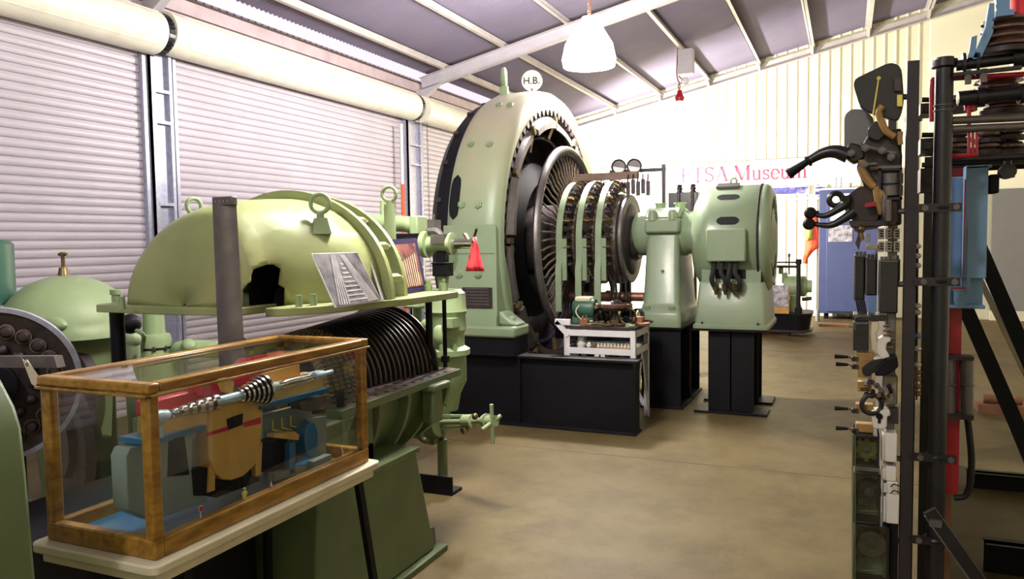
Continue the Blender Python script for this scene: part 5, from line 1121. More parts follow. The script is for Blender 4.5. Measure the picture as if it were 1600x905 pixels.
# ================================================================ far left: coupling wheel, bar, tag, casings
yw = 2.25
cw = at(-10, 602, y=yw); Rw = (at(-10, 481, y=yw)-cw).length; AXW = Vector((-.75, .66, 0)).normalized(); FWh = Matrix.Translation(cw) @ frame_to(AXW)
t = thing('coupling_wheel', (cw.x, yw, 0), 'dark turbine wheel with pale rim and ring of bulging nuts, left edge of the view', 'wheel')
g = MB(); g.lathe([(Rw*.94, -.02), (Rw, -.02), (Rw, .035), (Rw*.94, .035)], cw, AXW, 80); g.build('wheel_rim', 'galv', t)
g = MB(); g.lathe([(.001, .01), (Rw*.3, 0), (Rw*.62, .012), (Rw*.95, -.005), (Rw*.95, .03), (.001, .03)], cw, AXW, 80); g.build('wheel_disc', 'iron', t)
for i in range(22):
    a = 2*PI*i/22+.1; c = FWh @ Vector((Rw*.70*math.cos(a), Rw*.70*math.sin(a), -.0))
    g = MB(); g.lathe([(.001, -.040), (Rw*.05, -.038), (Rw*.085, -.015), (Rw*.09, .02), (.001, .02)], c, AXW, 14); nn = g.build('bulging_nut', 'iron', t)
    g = MB(); g.torus(c-AXW*.012, Rw*.088, .0035, AXW, 18, 5); g.build('nut_lip', 'coil', nn)
for i in range(14):
    a = 2*PI*i/14; c = FWh @ Vector((Rw*.46*math.cos(a), Rw*.46*math.sin(a), -.01))
    g = MB(); g.ball(c, Rw*.07); g.build('inner_nut', 'iron', t)
g = MB(); g.cyl(cw-AXW*.08, cw+AXW*.3, Rw*.28, n=24); e_ = cw+AXW*.2; g.bb((e_.x-.06, e_.y-.06, 0), (e_.x+.06, e_.y+.06, cw.z-.05)); g.build('hub_stand', 'black', t)
yw -= .10
g = MB()
a, b = at(-60, 566, y=yw-.14), at(88, 566, y=yw-.14); hh = .022
g.prism([(a.x, yw-.14, a.z+hh), (b.x-.012, yw-.14, b.z+hh), (b.x+.003, yw-.14, b.z-hh), (a.x, yw-.14, a.z-hh)], (0, .035, 0)); g.bb((a.x+.02, yw-.15, 0), (a.x+.06, yw-.10, a.z)); g.build('flat_bar', 'steel', t)
tg = thing('luggage_tag', at(50, 585, y=yw-.16), 'cream card tag tied to the flat bar of the dark wheel', 'tag')
P_ = [at(x, y, y=yw-.165) for x, y in ((36, 563), (43, 562), (62, 590), (56, 604), (50, 600))]
g = MB(); g.prism(P_, (0, -.002, 0)); g.build('card', 'cream', tg)
g = MB(); g.tube(bez([at(38, 566, y=yw-.167), at(34, 560, y=yw-.167), at(28, 555, y=yw-.16), at(22, 553, y=yw-.15)], 5), .0018, 5); g.torus(at(42, 570, y=yw-.168), .006, .0018, (0, 1, 0), 12, 5); g.build('string', 'brass', tg)
# green housing close on the left
yh = 1.22
t = thing('green_housing', at(10, 800, y=yh), 'dark green sloping machine housing cut off by the left edge', 'casing')
pr = [(-60, 560), (-14, 572), (4, 592), (26, 634), (36, 668), (44, 740), (58, 905), (62, 1150)]
P_ = [at(x, y, y=yh) for x, y in pr]; P_.append(Vector((P_[0].x-.3, yh, max(P_[-1].z, .0)))); P_.append(Vector((P_[0].x-.3, yh, P_[0].z)))
for p in P_: p.z = max(p.z, 0)
g = MB(); g.prism(P_, (0, -.55, 0)); g.build('housing_shell', 'dgreen', t, bevel=.012)
# teal cylinder edge at upper left
c = at(-48, 425, y=3.2); r = (at(-8, 425, y=3.2)-c).length
t = thing('teal_cylinder', (c.x, 3.2, 0), 'teal green cylinder just showing at the left edge above the wheel', 'cylinder')
g = MB(); z0, z1 = at(0, 478, y=3.2).z, at(0, 374, y=3.2).z; g.lathe([(.001, z0), (r, z0), (r, z1-.03), (r-.03, z1), (.001, z1)], (c.x, 3.2, 0), (0, 0, 1), 40); g.cyl((c.x, 3.2, 0), (c.x, 3.2, z0), .06); g.build('cylinder_shell', 'teal', t)
g = MB(); g.cyl((c.x+r*.9, 3.1, z1-.06), (c.x+r*.97, 3.06, z1-.06), .012, n=6); g.build('cover_screw', 'brass', t)
# pale green domed cover in the distance with a tap on top
yd = 3.5
c = at(107, 512, y=yd); r = (at(172, 500, y=yd)-at(43, 500, y=yd)).length/2; zt_ = at(100, 430, y=yd).z
t = thing('domed_cover', (c.x, yd, 0), 'pale green domed cover with a brass tap on its crown, before the roller shutter', 'cover')
g = MB(); prof = []
h = zt_-c.z
prof = [(.001, c.z-.05), (r*1.02, c.z-.05), (r*1.02, c.z), (r, c.z+.01)]+[(r*math.cos(PI/2*i/12)+.0005, c.z+.01+(h-.01)*math.sin(PI/2*i/12)) for i in range(1, 13)]
g.lathe(prof, (c.x, yd, 0), (0, 0, 1), 48); g.build('dome', 'lgreen', t, smooth=60)
g = MB(); p = at(85, 500, y=yd-r*.9); p.z -= .03; g.ball(p, .075, (1.3, .6, .6)); g.build('dome_boss', 'lgreen', t)
g = MB(); q = Vector((c.x-.02, yd, zt_)); g.cyl(q-Vector((0, 0, .02)), q+Vector((0, 0, .05)), .04, .025); g.cyl(q, q+Vector((0, 0, .13)), .012); g.cyl(q+Vector((-.035, 0, .135)), q+Vector((.035, 0, .135)), .01); g.cyl(q+Vector((0, 0, .12)), q+Vector((0, 0, .15)), .016); g.build('brass_tap', 'brass', t)
g = MB(); g.cyl((c.x, yd, 0), (c.x, yd, c.z-.05), r*.5, r*.7, 24); g.build('pedestal', 'dgreen', t)
# second grey wheel and hose loops seen behind the case
c = at(105, 690, y=2.75); r = (at(172, 690, y=2.75)-at(40, 690, y=2.75)).length/2
t = thing('grey_coupling', (c.x, 2.75, 0), 'dull grey coupling disc seen through the left end of the glass case', 'wheel')
g = MB(); g.lathe([(.001, -.05), (r*.55, -.05), (r*.6, -.02), (r, -.02), (r, .03), (.001, .03)], (c.x, 2.75, c.z), (.35, 1, 0), 56); g.build('coupling_disc', 'steel', t)
g = MB(); g.cyl((c.x, 2.75, c.z), Vector((c.x, 2.75, c.z))+Vector((.35, 1, 0))*.12, r*.4, n=20); g.bb((c.x-.03, 2.84, 0), (c.x+.12, 2.92, c.z)); g.build('shaft_stand', 'black', t)
t = thing('dark_flywheel', at(105, 590, y=3.4)*1, 'dark flywheel rim peeping over the glass case beside the pale wheel', 'wheel')
c = at(90, 620, y=3.4); r = (at(142, 620, y=3.4)-c).length*1.25
g = MB(); g.lathe([(r*.8, -.03), (r, -.03), (r, .04), (r*.8, .04)], c, (0, 1, 0), 48); g.build('flywheel_rim', 'iron', t)
g = MB(); g.beam(c-Vector((r*.85, 0, 0)), c+Vector((r*.85, 0, 0)), .03, .04); g.beam(c-Vector((0, 0, r*.85)), c+Vector((0, 0, r*.85)), .03, .04, (1, 0, 0)); g.bb((c.x-.04, c.y+.02, 0), (c.x+.04, c.y+.08, c.z)); g.build('spokes', 'iron', t)
a = at(148, 518, y=3.6); g = MB(); g.cyl((a.x, 3.6, 0), (a.x, 3.6, a.z), .028); g.cyl((a.x, 3.6, 0), (a.x, 3.6, .02), .06); tag(g.build('black_post', 'black'), 'short black upright post between the pale dome and the thick jacking rod', 'post')
g = MB(); g.tube(bez([at(156, 545, y=3.8), at(160, 532, y=3.8), at(168, 530, y=3.8), at(174, 540, y=3.8), (at(175, 600, y=3.8)), Vector((at(175, 600, y=3.8).x, 3.8, .02))], 6), .02, 8); g.tube(bez([at(156, 545, y=3.8), at(155, 600, y=3.8), Vector((at(155, 600, y=3.8).x, 3.8, .02))], 4), .02, 8)
tag(g.build('bent_pipe', 'iron'), 'dark hooped pipe standing beside the short black post', 'pipe')
# ================================================================ right: switchgear rack seen edge on
YR = 2.7
R_ = lambda px, py, y=YR: at(px, py, y=y)
M['plumblack'] = mat('plum_black_paint', (.020, .014, .018), .5, var=.3)
rk = thing('switchgear_rack', (.22, YR, 0), 'tall black steel rack of angle upright and round pipe, right foreground', 'rack')
zt_ = R_(1422, 95).z; xa, xb = R_(1418, 100).x, R_(1437, 100).x
g = MB(); g.bb((xa+.006, YR, 0), (xb, YR+.006, zt_)); g.bb((xa, YR, 0), (xa+.006, YR+.05, zt_)); g.build('angle_upright', 'plumblack', rk)
g = MB(); g.bb((xa+.006, YR+1.2, 0), (xb, YR+1.206, zt_)); g.bb((xa, YR+1.2, 0), (xa+.006, YR+1.25, zt_)); g.build('angle_upright', 'plumblack', rk)
xp = R_(1477, 100).x; zp = R_(1478, 88).z
for yy in (YR+.02, YR+1.22):
    g = MB(); g.cyl((xp, yy, 0), (xp, yy, zp), .0255, n=24); g.lathe([(.026, -.012), (.036, -.008), (.036, .012), (.026, .014)], (xp, yy, zp-.02), (0, 0, 1), 24); g.cyl((xp, yy, 0), (xp, yy, .01), .06); g.build('pipe_upright', 'blackm', rk)
    g = MB(); g.torus((xp, yy, R_(1470, 164).z), .0265, .002, n=24); g.torus((xp, yy, R_(1470, 172).z), .0265, .002, n=24); g.build('pipe_seam', 'steel', rk)
for py in (325, 440, 715, 845):
    z = R_(1460, py).z; g = MB(); g.bb((xb-.005, YR-.006, z-.013), (xp+.05, YR-.012, z+.013)); g.torus((xp, YR+.02, z), .029, .008, (0, 0, 1), 20, 6); g.build('clamp_strap', 'blackm', rk)
    for x in (xb+.02, xp+.035): g = MB(); g.bolt((x, YR-.012, z-.0), (0, -1, 0), .010, .008); g.build('clamp_bolt', 'steel', rk)
for py in (150, 330, 445, 720, 850):
    z = R_(1400, py).z; g = MB(); g.cyl((xa-.035, YR+.03, z), (xa, YR+.03, z), .009, n=10); g.build('fixing_stud', 'steel', rk)
# cross pipes of the rack
for py, rr in ((183, .012), (197, .012)):
    z = R_(1540, py).z; g = MB(); g.cyl((xp+.02, YR+.03, z), (.95, YR+.30, z+.02), rr, n=12); g.build('cross_tube', 'steel', rk)
for py, rr, dy in ((217, .024, .5), (234, .022, .6), (243, .012, .1)):
    z = R_(1540, py).z; g = MB(); g.cyl((xp+.02, YR+dy, z), (.95, YR+dy+.2, z+.02), rr, n=14); g.build('cross_tube', 'blackm', rk)
z = R_(1560, 95).z; g = MB(); g.cyl((xp+.03, YR+.02, z+.0), (.50, YR+.02, z+.01), .016, n=12); g.cyl((.44, YR+.03, z+.01), (.80, YR+.05, z+.03), .030, n=18)
for x in (xp+.05, xp+.085): g.lathe([(.016, -.004), (.036, -.004), (.036, .004), (.016, .004)], (x, YR+.02, z), (1, 0, 0), 20)
g.beam((xp+.02, YR, z-.03), (.46, YR, z-.025), .02, .01); g.build('top_rail', 'blackm', rk)
for x in (xp+.06, xp+.10): g = MB(); g.cyl((x, YR, z-.06), (x, YR, z-.02), .010, n=6); g.build('hanger_bolt', 'steel', rk)
z = R_(1540, 147).z; g = MB(); g.cyl((xp+.04, YR+.05, z), (.85, YR+.10, z+.02), .022, n=16)
for k in range(4): g.lathe([(.022, -.01), (.030, -.01), (.030, .01), (.022, .01)], (xp+.10+.11*k, YR+.055+.01*k, z+.003*k), (1, .1, .04), 16)
g.build('cross_tube', 'blackm', rk)
# red insulated bus rods
rd = thing('red_bus_frame', (.45, YR+.12, 0), 'bright red painted bent bus rods among the black tubes, upper right', 'bus bar')
y_ = YR+.06
g = MB(); a = R_(1456, 160, y_); b = R_(1457, 128, y_); c_ = R_(1468, 124, y_); d_ = R_(1600, 116, y_); g.tube(bez([R_(1456, 190, y_), a, b, c_, d_, d_+(d_-c_)*.5], 6), .0075, 10); g.build('bent_rod', 'red', rd)
for px in (1514, 1520, 1526):
    g = MB(); g.cyl(R_(px, 196, y_), R_(px, 244, y_), .0045, n=8); g.build('vertical_rod', 'red', rd)
g = MB(); g.cyl(R_(1484, 245, y_), R_(1526, 242, y_), .007, n=8); g.build('lower_rod', 'red', rd)
g = MB(); g.cyl(R_(1514, 196, y_), R_(1514, 160, y_), .006, n=8); g.build('drop_rod', 'red', rd)
g = MB(); g.prism([R_(1506, 152, y_), R_(1528, 152, y_), R_(1524, 172, y_), R_(1508, 172, y_)], (0, .02, 0)); g.build('red_clamp', 'red', rd)
# stacked brown insulators (rack bushings)
def insul(px, py0, py1, rpx, n, label, y=YR+.05, disc=True):
    z0, z1 = R_(px, py1, y).z, R_(px, py0, y).z; x = R_(px, (py0+py1)/2, y).x; r = rpx*y/F_PX*1.05
    t = thing('ribbed_insulator', (x, y, z0), label, 'insulator', 'brown ribbed insulators on the rack'); H = z1-z0
    prof = [(.001, 0), (r*.6, 0)]
    for k in range(n):
        za = H*k/n; prof += [(r*.72, za+H/n*.15), (r*.98, za+H/n*.35), (r*(1.0-.03*k/n), za+H/n*.6), (r*.78, za+H/n*.9)]
    prof += [(r*.5, H), (.001, H)]
    g = MB(); g.lathe(prof, (x, y, z0), (0, 0, 1), 36); g.build('porcelain', 'brown', t)
    g = MB(); g.cyl((x, y, z0-.015), (x, y, z0), r*1.15, n=28); g.build('base_flange', 'iron', t)
    g = MB(); g.cyl((x, y, z1), (x, y, z1+.01), r*.45); g.build('metal_cap', 'iron', t)
insul(1573, 28, 78, 29, 4, 'large brown ribbed insulator, topmost at the right edge')
insul(1560, 122, 144, 28, 2, 'squat brown insulator stack just under the red bus rod', YR+.15)
insul(1492, 155, 168, 22, 2, 'flat brown insulator behind the pipe upright, under the black tube', YR+.4)
insul(1570, 158, 172, 24, 2, 'flat brown insulator left of the white gap, right edge', YR+.4)
for k, (px, py) in enumerate(((1494, 210), (1545, 210), (1580, 205), (1545, 228), (1580, 228), (1496, 228))):
    insul(px, py-7, py+7, 15, 1, ['small brown disc insulator next to the pipe upright, upper row', 'small brown disc insulator in the middle of the upper row', 'small brown disc insulator at the right of the upper row', 'small brown disc insulator in the middle of the lower row', 'small brown disc insulator at the right of the lower row', 'small brown disc insulator next to the pipe upright, lower row'][k], YR+.55)
t = thing('blue_arcing_bracket', R_(1560, 20), 'pale blue cast bracket fittings leaning behind the top insulator', 'bracket')
g = MB(); g.prism([R_(1556, -30), R_(1578, -30), R_(1578, 22), R_(1560, 22), R_(1556, 0)], (0, .03, 0)); g.bb(R_(1553, 30)+Vector((0, -.03, 0)), R_(1582, 18)+Vector((0, .05, 0))); g.build('upper_clamp', 'lblue', t)
g = MB(); g.prism([R_(1546, 5), R_(1554, 5), R_(1552, 50), R_(1532, 92), R_(1520, 92), R_(1540, 42)], (0, .03, 0)); g.prism([R_(1518, 58), R_(1527, 55), R_(1525, 80), R_(1528, 90), R_(1513, 90)], (0, .02, 0)); g.bb(R_(1536, 62), R_(1542, 52)+Vector((0, .05, 0))); g.build('lower_clamp', 'lblue', t)
g = MB(); g.cyl(R_(1592, 30, YR+.1), R_(1592, -60, YR+.1), .022, n=12); tag(g.build('pink_post', 'flag'), 'pale red post rising behind the top insulator at the right edge', 'post')

# pale blue switch box with black relay
t = thing('blue_switch_box', R_(1512, 485, YR+.25), 'pale blue open metal switch box hung on the rack right of the pipe', 'switchgear')
yb = YR+.25
g = MB(); a, b = R_(1478, 482, yb), R_(1545, 258, yb); g.bb((a.x, yb+.06, a.z), (b.x, yb+.07, b.z-.03)); g.bb((R_(1508, 300, yb).x, yb, a.z+.1), (b.x, yb+.06, b.z)); g.bb((a.x, yb, a.z), (b.x, yb+.06, a.z+.012)); g.build('box_shell', 'lblue', t, bevel=.003)
g = MB(); g.bb((R_(1512, 350, yb).x, yb-.004, R_(1512, 460, yb).z), (R_(1518, 350, yb).x, yb+.002, R_(1512, 355, yb).z)); g.prism([R_(1490, 455, yb-.0), R_(1512, 455, yb), R_(1512, 470, yb), R_(1508, 478, yb), R_(1494, 478, yb), R_(1490, 472, yb)], (0, .055, 0)); g.build('raised_strip', 'lblue', t)
g = MB(); g.bb(R_(1504, 449, yb-.005), R_(1509, 280, yb-.005)+Vector((0, .01, 0))); g.bb(R_(1488, 452, yb-.005), R_(1509, 449, yb-.005)+Vector((0, .01, 0))); g.build('red_edging', 'red', t)
g = MB(); g.bb(R_(1511, 263, yb), R_(1550, 257, yb)+Vector((0, .08, 0))); g.build('top_lip', 'lblue', t)
t = thing('black_relay', R_(1555, 300, YR+.3), 'small black relay with round cam beside the pale blue box top', 'relay')
g = MB(); g.bb(R_(1546, 302, YR+.28), R_(1562, 272, YR+.28)+Vector((0, .08, 0))); g.build('relay_body', 'black', t, bevel=.004)
g = MB(); p = R_(1574, 268, YR+.28); g.cyl(p+Vector((0, -.02, 0)), p+Vector((0, .03, 0)), .024, n=20); g.cyl(p+Vector((0, 0, .02)), p+Vector((0, 0, .035)), .012); g.bb(R_(1560, 278, YR+.28), R_(1586, 272, YR+.28)+Vector((0, .03, 0))); g.build('cam', 'blackm', t)
# red column with fuse tubes
t = thing('red_backing_board', R_(1490, 700, YR+.35)*1, 'tall dark red board behind the pipe upright, carrying two grey fuse tubes', 'board')
yb = YR+.35
a, b = R_(1466, 770, yb), R_(1508, 262, yb); g = MB(); g.bb((a.x, yb, a.z), (b.x, yb+.03, b.z)); g.build('red_board', 'red', t)
g = MB(); g.bb((a.x+.02, yb+.005, 0), (b.x-.02, yb+.025, a.z)); g.build('board_foot', 'rust', t)
for px in (1482, 1511):
    p0, p1 = R_(px, 650, yb-.03), R_(px, 560, yb-.03); g = MB(); g.cyl(p0, p1, .020, n=18); g.torus(p0.lerp(p1, .55), .0205, .003); g.build('fuse_tube', 'steel', t)
for py in (560, 652):
    g = MB(); g.bb(R_(1472, py+2, yb-.06), R_(1522, py-2, yb-.06)+Vector((0, .06, 0))); g.build('fuse_clip', 'iron', t)
g = MB(); g.tube(bez([R_(1512, 655, yb), R_(1516, 690, yb), R_(1518, 720, yb), R_(1516, 755, yb), R_(1508, 775, yb), R_(1490, 778, yb)], 6), .011, 8); g.build('black_cable', 'hose', t)
# stays
def stay(p, q, w_, h_, label, m_='black', name='diagonal_stay'):
    dd = (q-p).normalized(); q = p+dd*(p.z/-dd.z)          # runs down to the floor
    p = p-dd*max(0, (p.x-(.335 if p.y < 4 else .375))/dd.x)  # and up to the black screen
    g = MB(); g.beam(p, q, w_, h_, (0, 1, 0)); o = g.build(name, m_); tag(o, label, 'brace', 'black stays behind the rack'); return o
y2 = YR+1.0
stay(at(1500, 462, y=y2), at(1600, 690, y=y2)*1, .055, .03, 'long black diagonal stay, nearer of the two sloping right behind the blue box')
stay(at(1545, 420, y=y2+.5), at(1640, 640, y=y2+.5), .06, .03, 'long black diagonal stay, farther one at the right edge')
stay(at(1508, 486, y=y2+.25), at(1590, 690, y=y2+.25), .018, .02, 'thin grey flange running beside the nearer diagonal stay', 'grey')
stay(at(1557, 490, y=y2+.6), at(1640, 660, y=y2+.6), .025, .02, 'thin cream flange between the two diagonal stays', 'cream')
p, q = at(1452, 798, y=YR-.25), at(1545, 930, y=YR-.25)
t = thing('near_angle_brace', (q.x, YR-.25, 0), 'short worn grey angle brace leaning low against the pipe, right foreground', 'brace')
g = MB(); g.beam(p, q, .035, .02, (0, 1, 0)); g.beam(q, Vector((q.x+.35, q.y, 0)), .035, .02, (0, 1, 0)); g.build('brace_bar', 'blackm', t)
g = MB(); g.beam(p+Vector((-.012, -.012, -.012)), q+Vector((-.012, -.012, -.012)), .004, .02, (0, 1, 0)); g.bb(p+Vector((-.0, -.02, -.04)), p+Vector((.03, 0, -.02))); g.build('worn_edge', 'steel', t)
for (y0, x0, x1, zz, lab) in ((5.6, .72, 1.9, .10, 'black steel channel on the floor behind the rack, farthest of three'), (4.2, .62, 1.7, .14, 'black steel channel on the floor behind the rack, middle of three'), (3.5, .5, 1.6, .06, 'low black steel channel on the floor behind the rack, nearest of three')):
    g = MB(); g.bb((x0, y0, 0), (x1, y0+.05, zz)); g.bb((x0, y0-.02, zz-.01), (x1, y0+.09, zz)); tag(g.build('floor_channel', 'black'), lab, 'beam', 'black channels on the floor')
g = MB(); g.bb((1.1, 8.0, 0), (1.5, 8.25, .08)); tag(g.build('brown_timber', 'rust'), 'flat brown timber block on the floor behind the diagonal stays', 'timber')
g = MB(); g.cyl((1.15, 8.1, .12), (1.45, 8.1, .12), .04); tag(g.build('timber_roller', 'rust'), 'round brown roller lying on the flat timber block', 'roller')

# ---- devices fixed on the left of the upright
M['slate'] = mat('pale_marble_panel', (.19, .17, .14), .4, var=.2, scale=6)
t = thing('marble_panel', (xa-.02, YR+.3, 0), 'narrow edge of a pale marble switch panel beside the black upright', 'panel')
g = MB(); g.bb((xa-.045, YR+.035, .28), (xa-.018, YR+.9, R_(1400, 350).z)); g.build('panel_slab', 'slate', t, bevel=.003)
g = MB(); g.bb((xa-.04, YR+.04, 0), (xa-.02, YR+.85, .28)); g.build('panel_foot', 'black', t)
XPN = xa-.045
def dev(name, px, py, label, cat, group=None): return thing(name, R_(px, py), label, cat, group)
def pr(g, pts, d=.05, y=YR): g.prism([R_(a, b, y) for a, b in pts], (0, d, 0)); return g
def rr_poly(pts, r=4, n=3):
    "round the corners of a photo outline"
    out = []; k = len(pts)
    for i in range(k):
        p0, p1, p2 = Vector(pts[i-1]), Vector(pts[i]), Vector(pts[(i+1) % k])
        a = p1+(p0-p1).normalized()*min(r, (p0-p1).length*.45); b = p1+(p2-p1).normalized()*min(r, (p2-p1).length*.45)
        for j in range(n+1): u = j/n; out.append(tuple(a*(1-u)**2+p1*2*u*(1-u)+b*u*u))
    return out
t = dev('arc_shield', 1370, 140, 'big black rounded arc shield plate, topmost device on the rack', 'shield')
g = MB(); pr(g, rr_poly([(1331, 125), (1392, 96), (1409, 104), (1413, 160), (1405, 191), (1345, 171)], 12), .03); g.build('shield_plate', 'blackm', t, bevel=.003)
g = MB(); g.cyl(R_(1373, 122, YR-.006), R_(1364, 180, YR-.006), .0028, n=6); g.cyl(R_(1373, 122, YR-.01), R_(1373, 122, YR), .006); g.build('tie_rod', 'yellow', t)
g = MB(); pr(g, [(1396, 122), (1408, 122), (1408, 142), (1398, 142)], .03, YR-.02); g.build('terminal', 'iron', t)
g = MB(); pr(g, [(1402, 148), (1410, 148), (1410, 166), (1402, 166)], .03, YR-.02); g.build('contact_tip', 'yellow', t)
t = dev('smoky_shield', 1340, 200, 'grey fibre shield plate behind and below the big black one', 'shield')
g = MB(); pr(g, rr_poly([(1319, 236), (1319, 180), (1330, 170), (1352, 171), (1366, 185), (1360, 236)], 7), .02, YR+.10); g.build('shield_plate', 'grey', t, bevel=.002)
br = dev('circuit_breaker', 1375, 250, 'black cast breaker mechanism with tan curved contact horns and long lever handle', 'switchgear')
g = MB(); pr(g, rr_poly([(1338, 262), (1350, 222), (1372, 206), (1409, 200), (1409, 262), (1409, 352), (1344, 350), (1336, 322), (1350, 290)], 5), .05, YR+.13); g.build('back_casting', 'blackm', br, bevel=.004)
g = MB(); pr(g, rr_poly([(1355, 212), (1372, 196), (1396, 210), (1410, 238), (1409, 290), (1372, 292), (1352, 262), (1340, 240)], 6), .08, YR+.02); g.build('mechanism_body', 'iron', br, bevel=.006)
g = MB(); pr(g, rr_poly([(1356, 200), (1368, 188), (1378, 192), (1386, 210), (1372, 222), (1356, 216)], 4), .05, YR+.0); pr(g, rr_poly([(1320, 235), (1328, 222), (1348, 228), (1352, 246), (1334, 256), (1322, 248)], 5), .06, YR+.01); g.build('pivot_block', 'blackm', br, bevel=.005)
for pts, rad in (([(1379, 166), (1373, 176), (1378, 192), (1386, 206), (1398, 214)], .0105), ([(1347, 250), (1347, 266), (1356, 282), (1366, 292)], .0115), ([(1407, 206), (1406, 216), (1407, 226)], .008), ([(1368, 292), (1371, 312), (1377, 332)], .0095)):
    g = MB(); g.tube(bez([R_(a, b, YR-.015) for a, b in pts], 6), rad, 12); g.build('contact_horn', 'tan', br)
g = MB(); pr(g, rr_poly([(1366, 290), (1382, 300), (1382, 330), (1374, 337), (1368, 320)], 3), .02, YR-.02); g.build('tan_link', 'tan', br)
g = MB(); pts = bez([R_(1325, 243), R_(1305, 237), R_(1285, 240), R_(1262, 252)], 8); n_ = len(pts); g.tube(pts, [.025-.012*i/n_ for i in range(n_)], 12); hd = g.build('lever_arm', 'blackm', br)
g = MB(); g.cyl(R_(1264, 251), R_(1231, 273), .010, .017, 16); g.torus(R_(1263, 252), .013, .006, R_(1263, 252)-R_(1231, 273), 16, 6); g.build('lever_grip', 'black', hd)
g = MB(); g.cyl(R_(1345, 228, YR-.01), R_(1400, 240, YR-.01), .008); g.cyl(R_(1340, 258, YR-.02), R_(1370, 256, YR-.02), .006); g.cyl(R_(1360, 262, YR), R_(1408, 262, YR), .010); 
for a, b in ((1352, 232), (1378, 236), (1392, 246), (1350, 258), (1330, 240)): g.bolt(R_(a, b, YR-.01), (0, -1, 0), .012, .02)
g.build('linkage', 'steel', br)
co = dev('trip_coil', 1390, 290, 'wound trip coil in a black frame between breaker and relay panel', 'coil')
g = MB(); g.lathe([(.018, -.034), (.036, -.034), (.036, -.004), (.030, 0), (.036, .004), (.036, .034), (.018, .034)], R_(1391, 289, YR+.03), (0, 0, 1), 24); g.build('winding', 'steel', co)
g = MB(); 
for a, b, c_, d_ in ((1372, 262, 1410, 267), (1372, 308, 1410, 313), (1372, 262, 1377, 313), (1405, 262, 1410, 313)): g.bb(R_(a, d_, YR-.01), R_(c_, b, YR-.01)+Vector((0, .05, 0)))
g.build('coil_frame', 'blackm', co)
lo = dev('lower_breaker', 1350, 330, 'lower black breaker body with twin round knob levers, below the tan horns', 'switchgear')
g = MB(); pr(g, rr_poly([(1330, 300), (1345, 290), (1366, 296), (1378, 318), (1372, 345), (1340, 348), (1322, 338), (1318, 312)], 6), .08, YR+.02); pr(g, rr_poly([(1378, 316), (1402, 312), (1404, 348), (1376, 350)], 4), .06, YR+.01); pr(g, rr_poly([(1326, 345), (1400, 343), (1400, 352), (1330, 356)], 3), .06, YR-.005); g.build('body', 'iron', lo, bevel=.006)
for pts in ([(1322, 306), (1322, 318), (1308, 328), (1290, 337), (1275, 336)], [(1335, 330), (1318, 342), (1298, 352), (1275, 351)]):
    g = MB(); ps = bez([R_(a, b, YR-.0) for a, b in pts], 6); n_ = len(ps); g.tube(ps, [.016-.009*i/n_ for i in range(n_)], 10); g.build('lever', 'blackm', lo)
for a, b in ((1266, 333), (1264, 350)):
    p = R_(a, b); g = MB(); g.lathe([(.001, -.014), (.014, -.013), (.019, -.006), (.019, .006), (.014, .013), (.001, .014)], p, (0.2, -1, .1), 24); g.cyl(p, R_(a+14, b, YR), .008, .007); g.build('knob', 'black', lo)
g = MB(); g.torus(R_(1306, 312, YR+.02), .020, .009, (.2, -1, 0), 20, 8); g.build('ring_eye', 'blackm', lo)
g = MB(); pr(g, [(1351, 318), (1370, 314), (1370, 322), (1352, 324)], .02, YR-.02); g.build('red_mark', 'red', lo)
g = MB(); g.tube([R_(1383, 305+0, YR-.02), R_(1381, 330, YR-.03), R_(1386, 346, YR-.02)], .008, 8); g.cyl(R_(1388, 312, YR-.03), R_(1388, 345, YR-.03), .010); g.build('plunger', 'steel', lo)
M['relaygrey'] = mat('weathered_relay_grey', (.28, .25, .20), .5, var=.2, scale=20)
t = dev('relay_bank', 1390, 372, 'bank of weathered grey relays in two rows, just below the lower breaker', 'relay')
for i in range(2):
    for j in range(3):
        g = MB(); a = 1372+12*j; b = 357+20*i; g.bb(R_(a, b+17, YR+.01), R_(a+10, b, YR+.01)+Vector((0, .06, 0))); m_ = g.build('relay_module', 'relaygrey', t, bevel=.003)
        g = MB(); 
        for k in range(3): g.bb(R_(a+3, b+5+4*k, YR+.006), R_(a+8, b+3+4*k, YR+.006)+Vector((0, .006, 0)))
        g.build('slot', 'black', m_)
t = dev('small_terminal_group', 1345, 370, 'jumble of small brass and white terminals left of the grey relays', 'terminal')
g = MB(); g.ball(R_(1345, 358, YR), .014); g.cyl(R_(1343, 360), R_(1347, 376), .008); g.build('brass_knob', 'brass', t)
g = MB(); g.bb(R_(1353, 390), R_(1372, 382)+Vector((0, .04, 0))); g.bb(R_(1352, 378), R_(1360, 366)+Vector((0, .03, 0))); g.build('pale_block', 'relaygrey', t, bevel=.002)
g = MB(); pr(g, [(1334, 356), (1372, 352), (1372, 357), (1336, 362)], .03); pr(g, [(1336, 380), (1342, 362), (1346, 372), (1342, 392)], .02); g.build('dark_bar', 'iron', t)
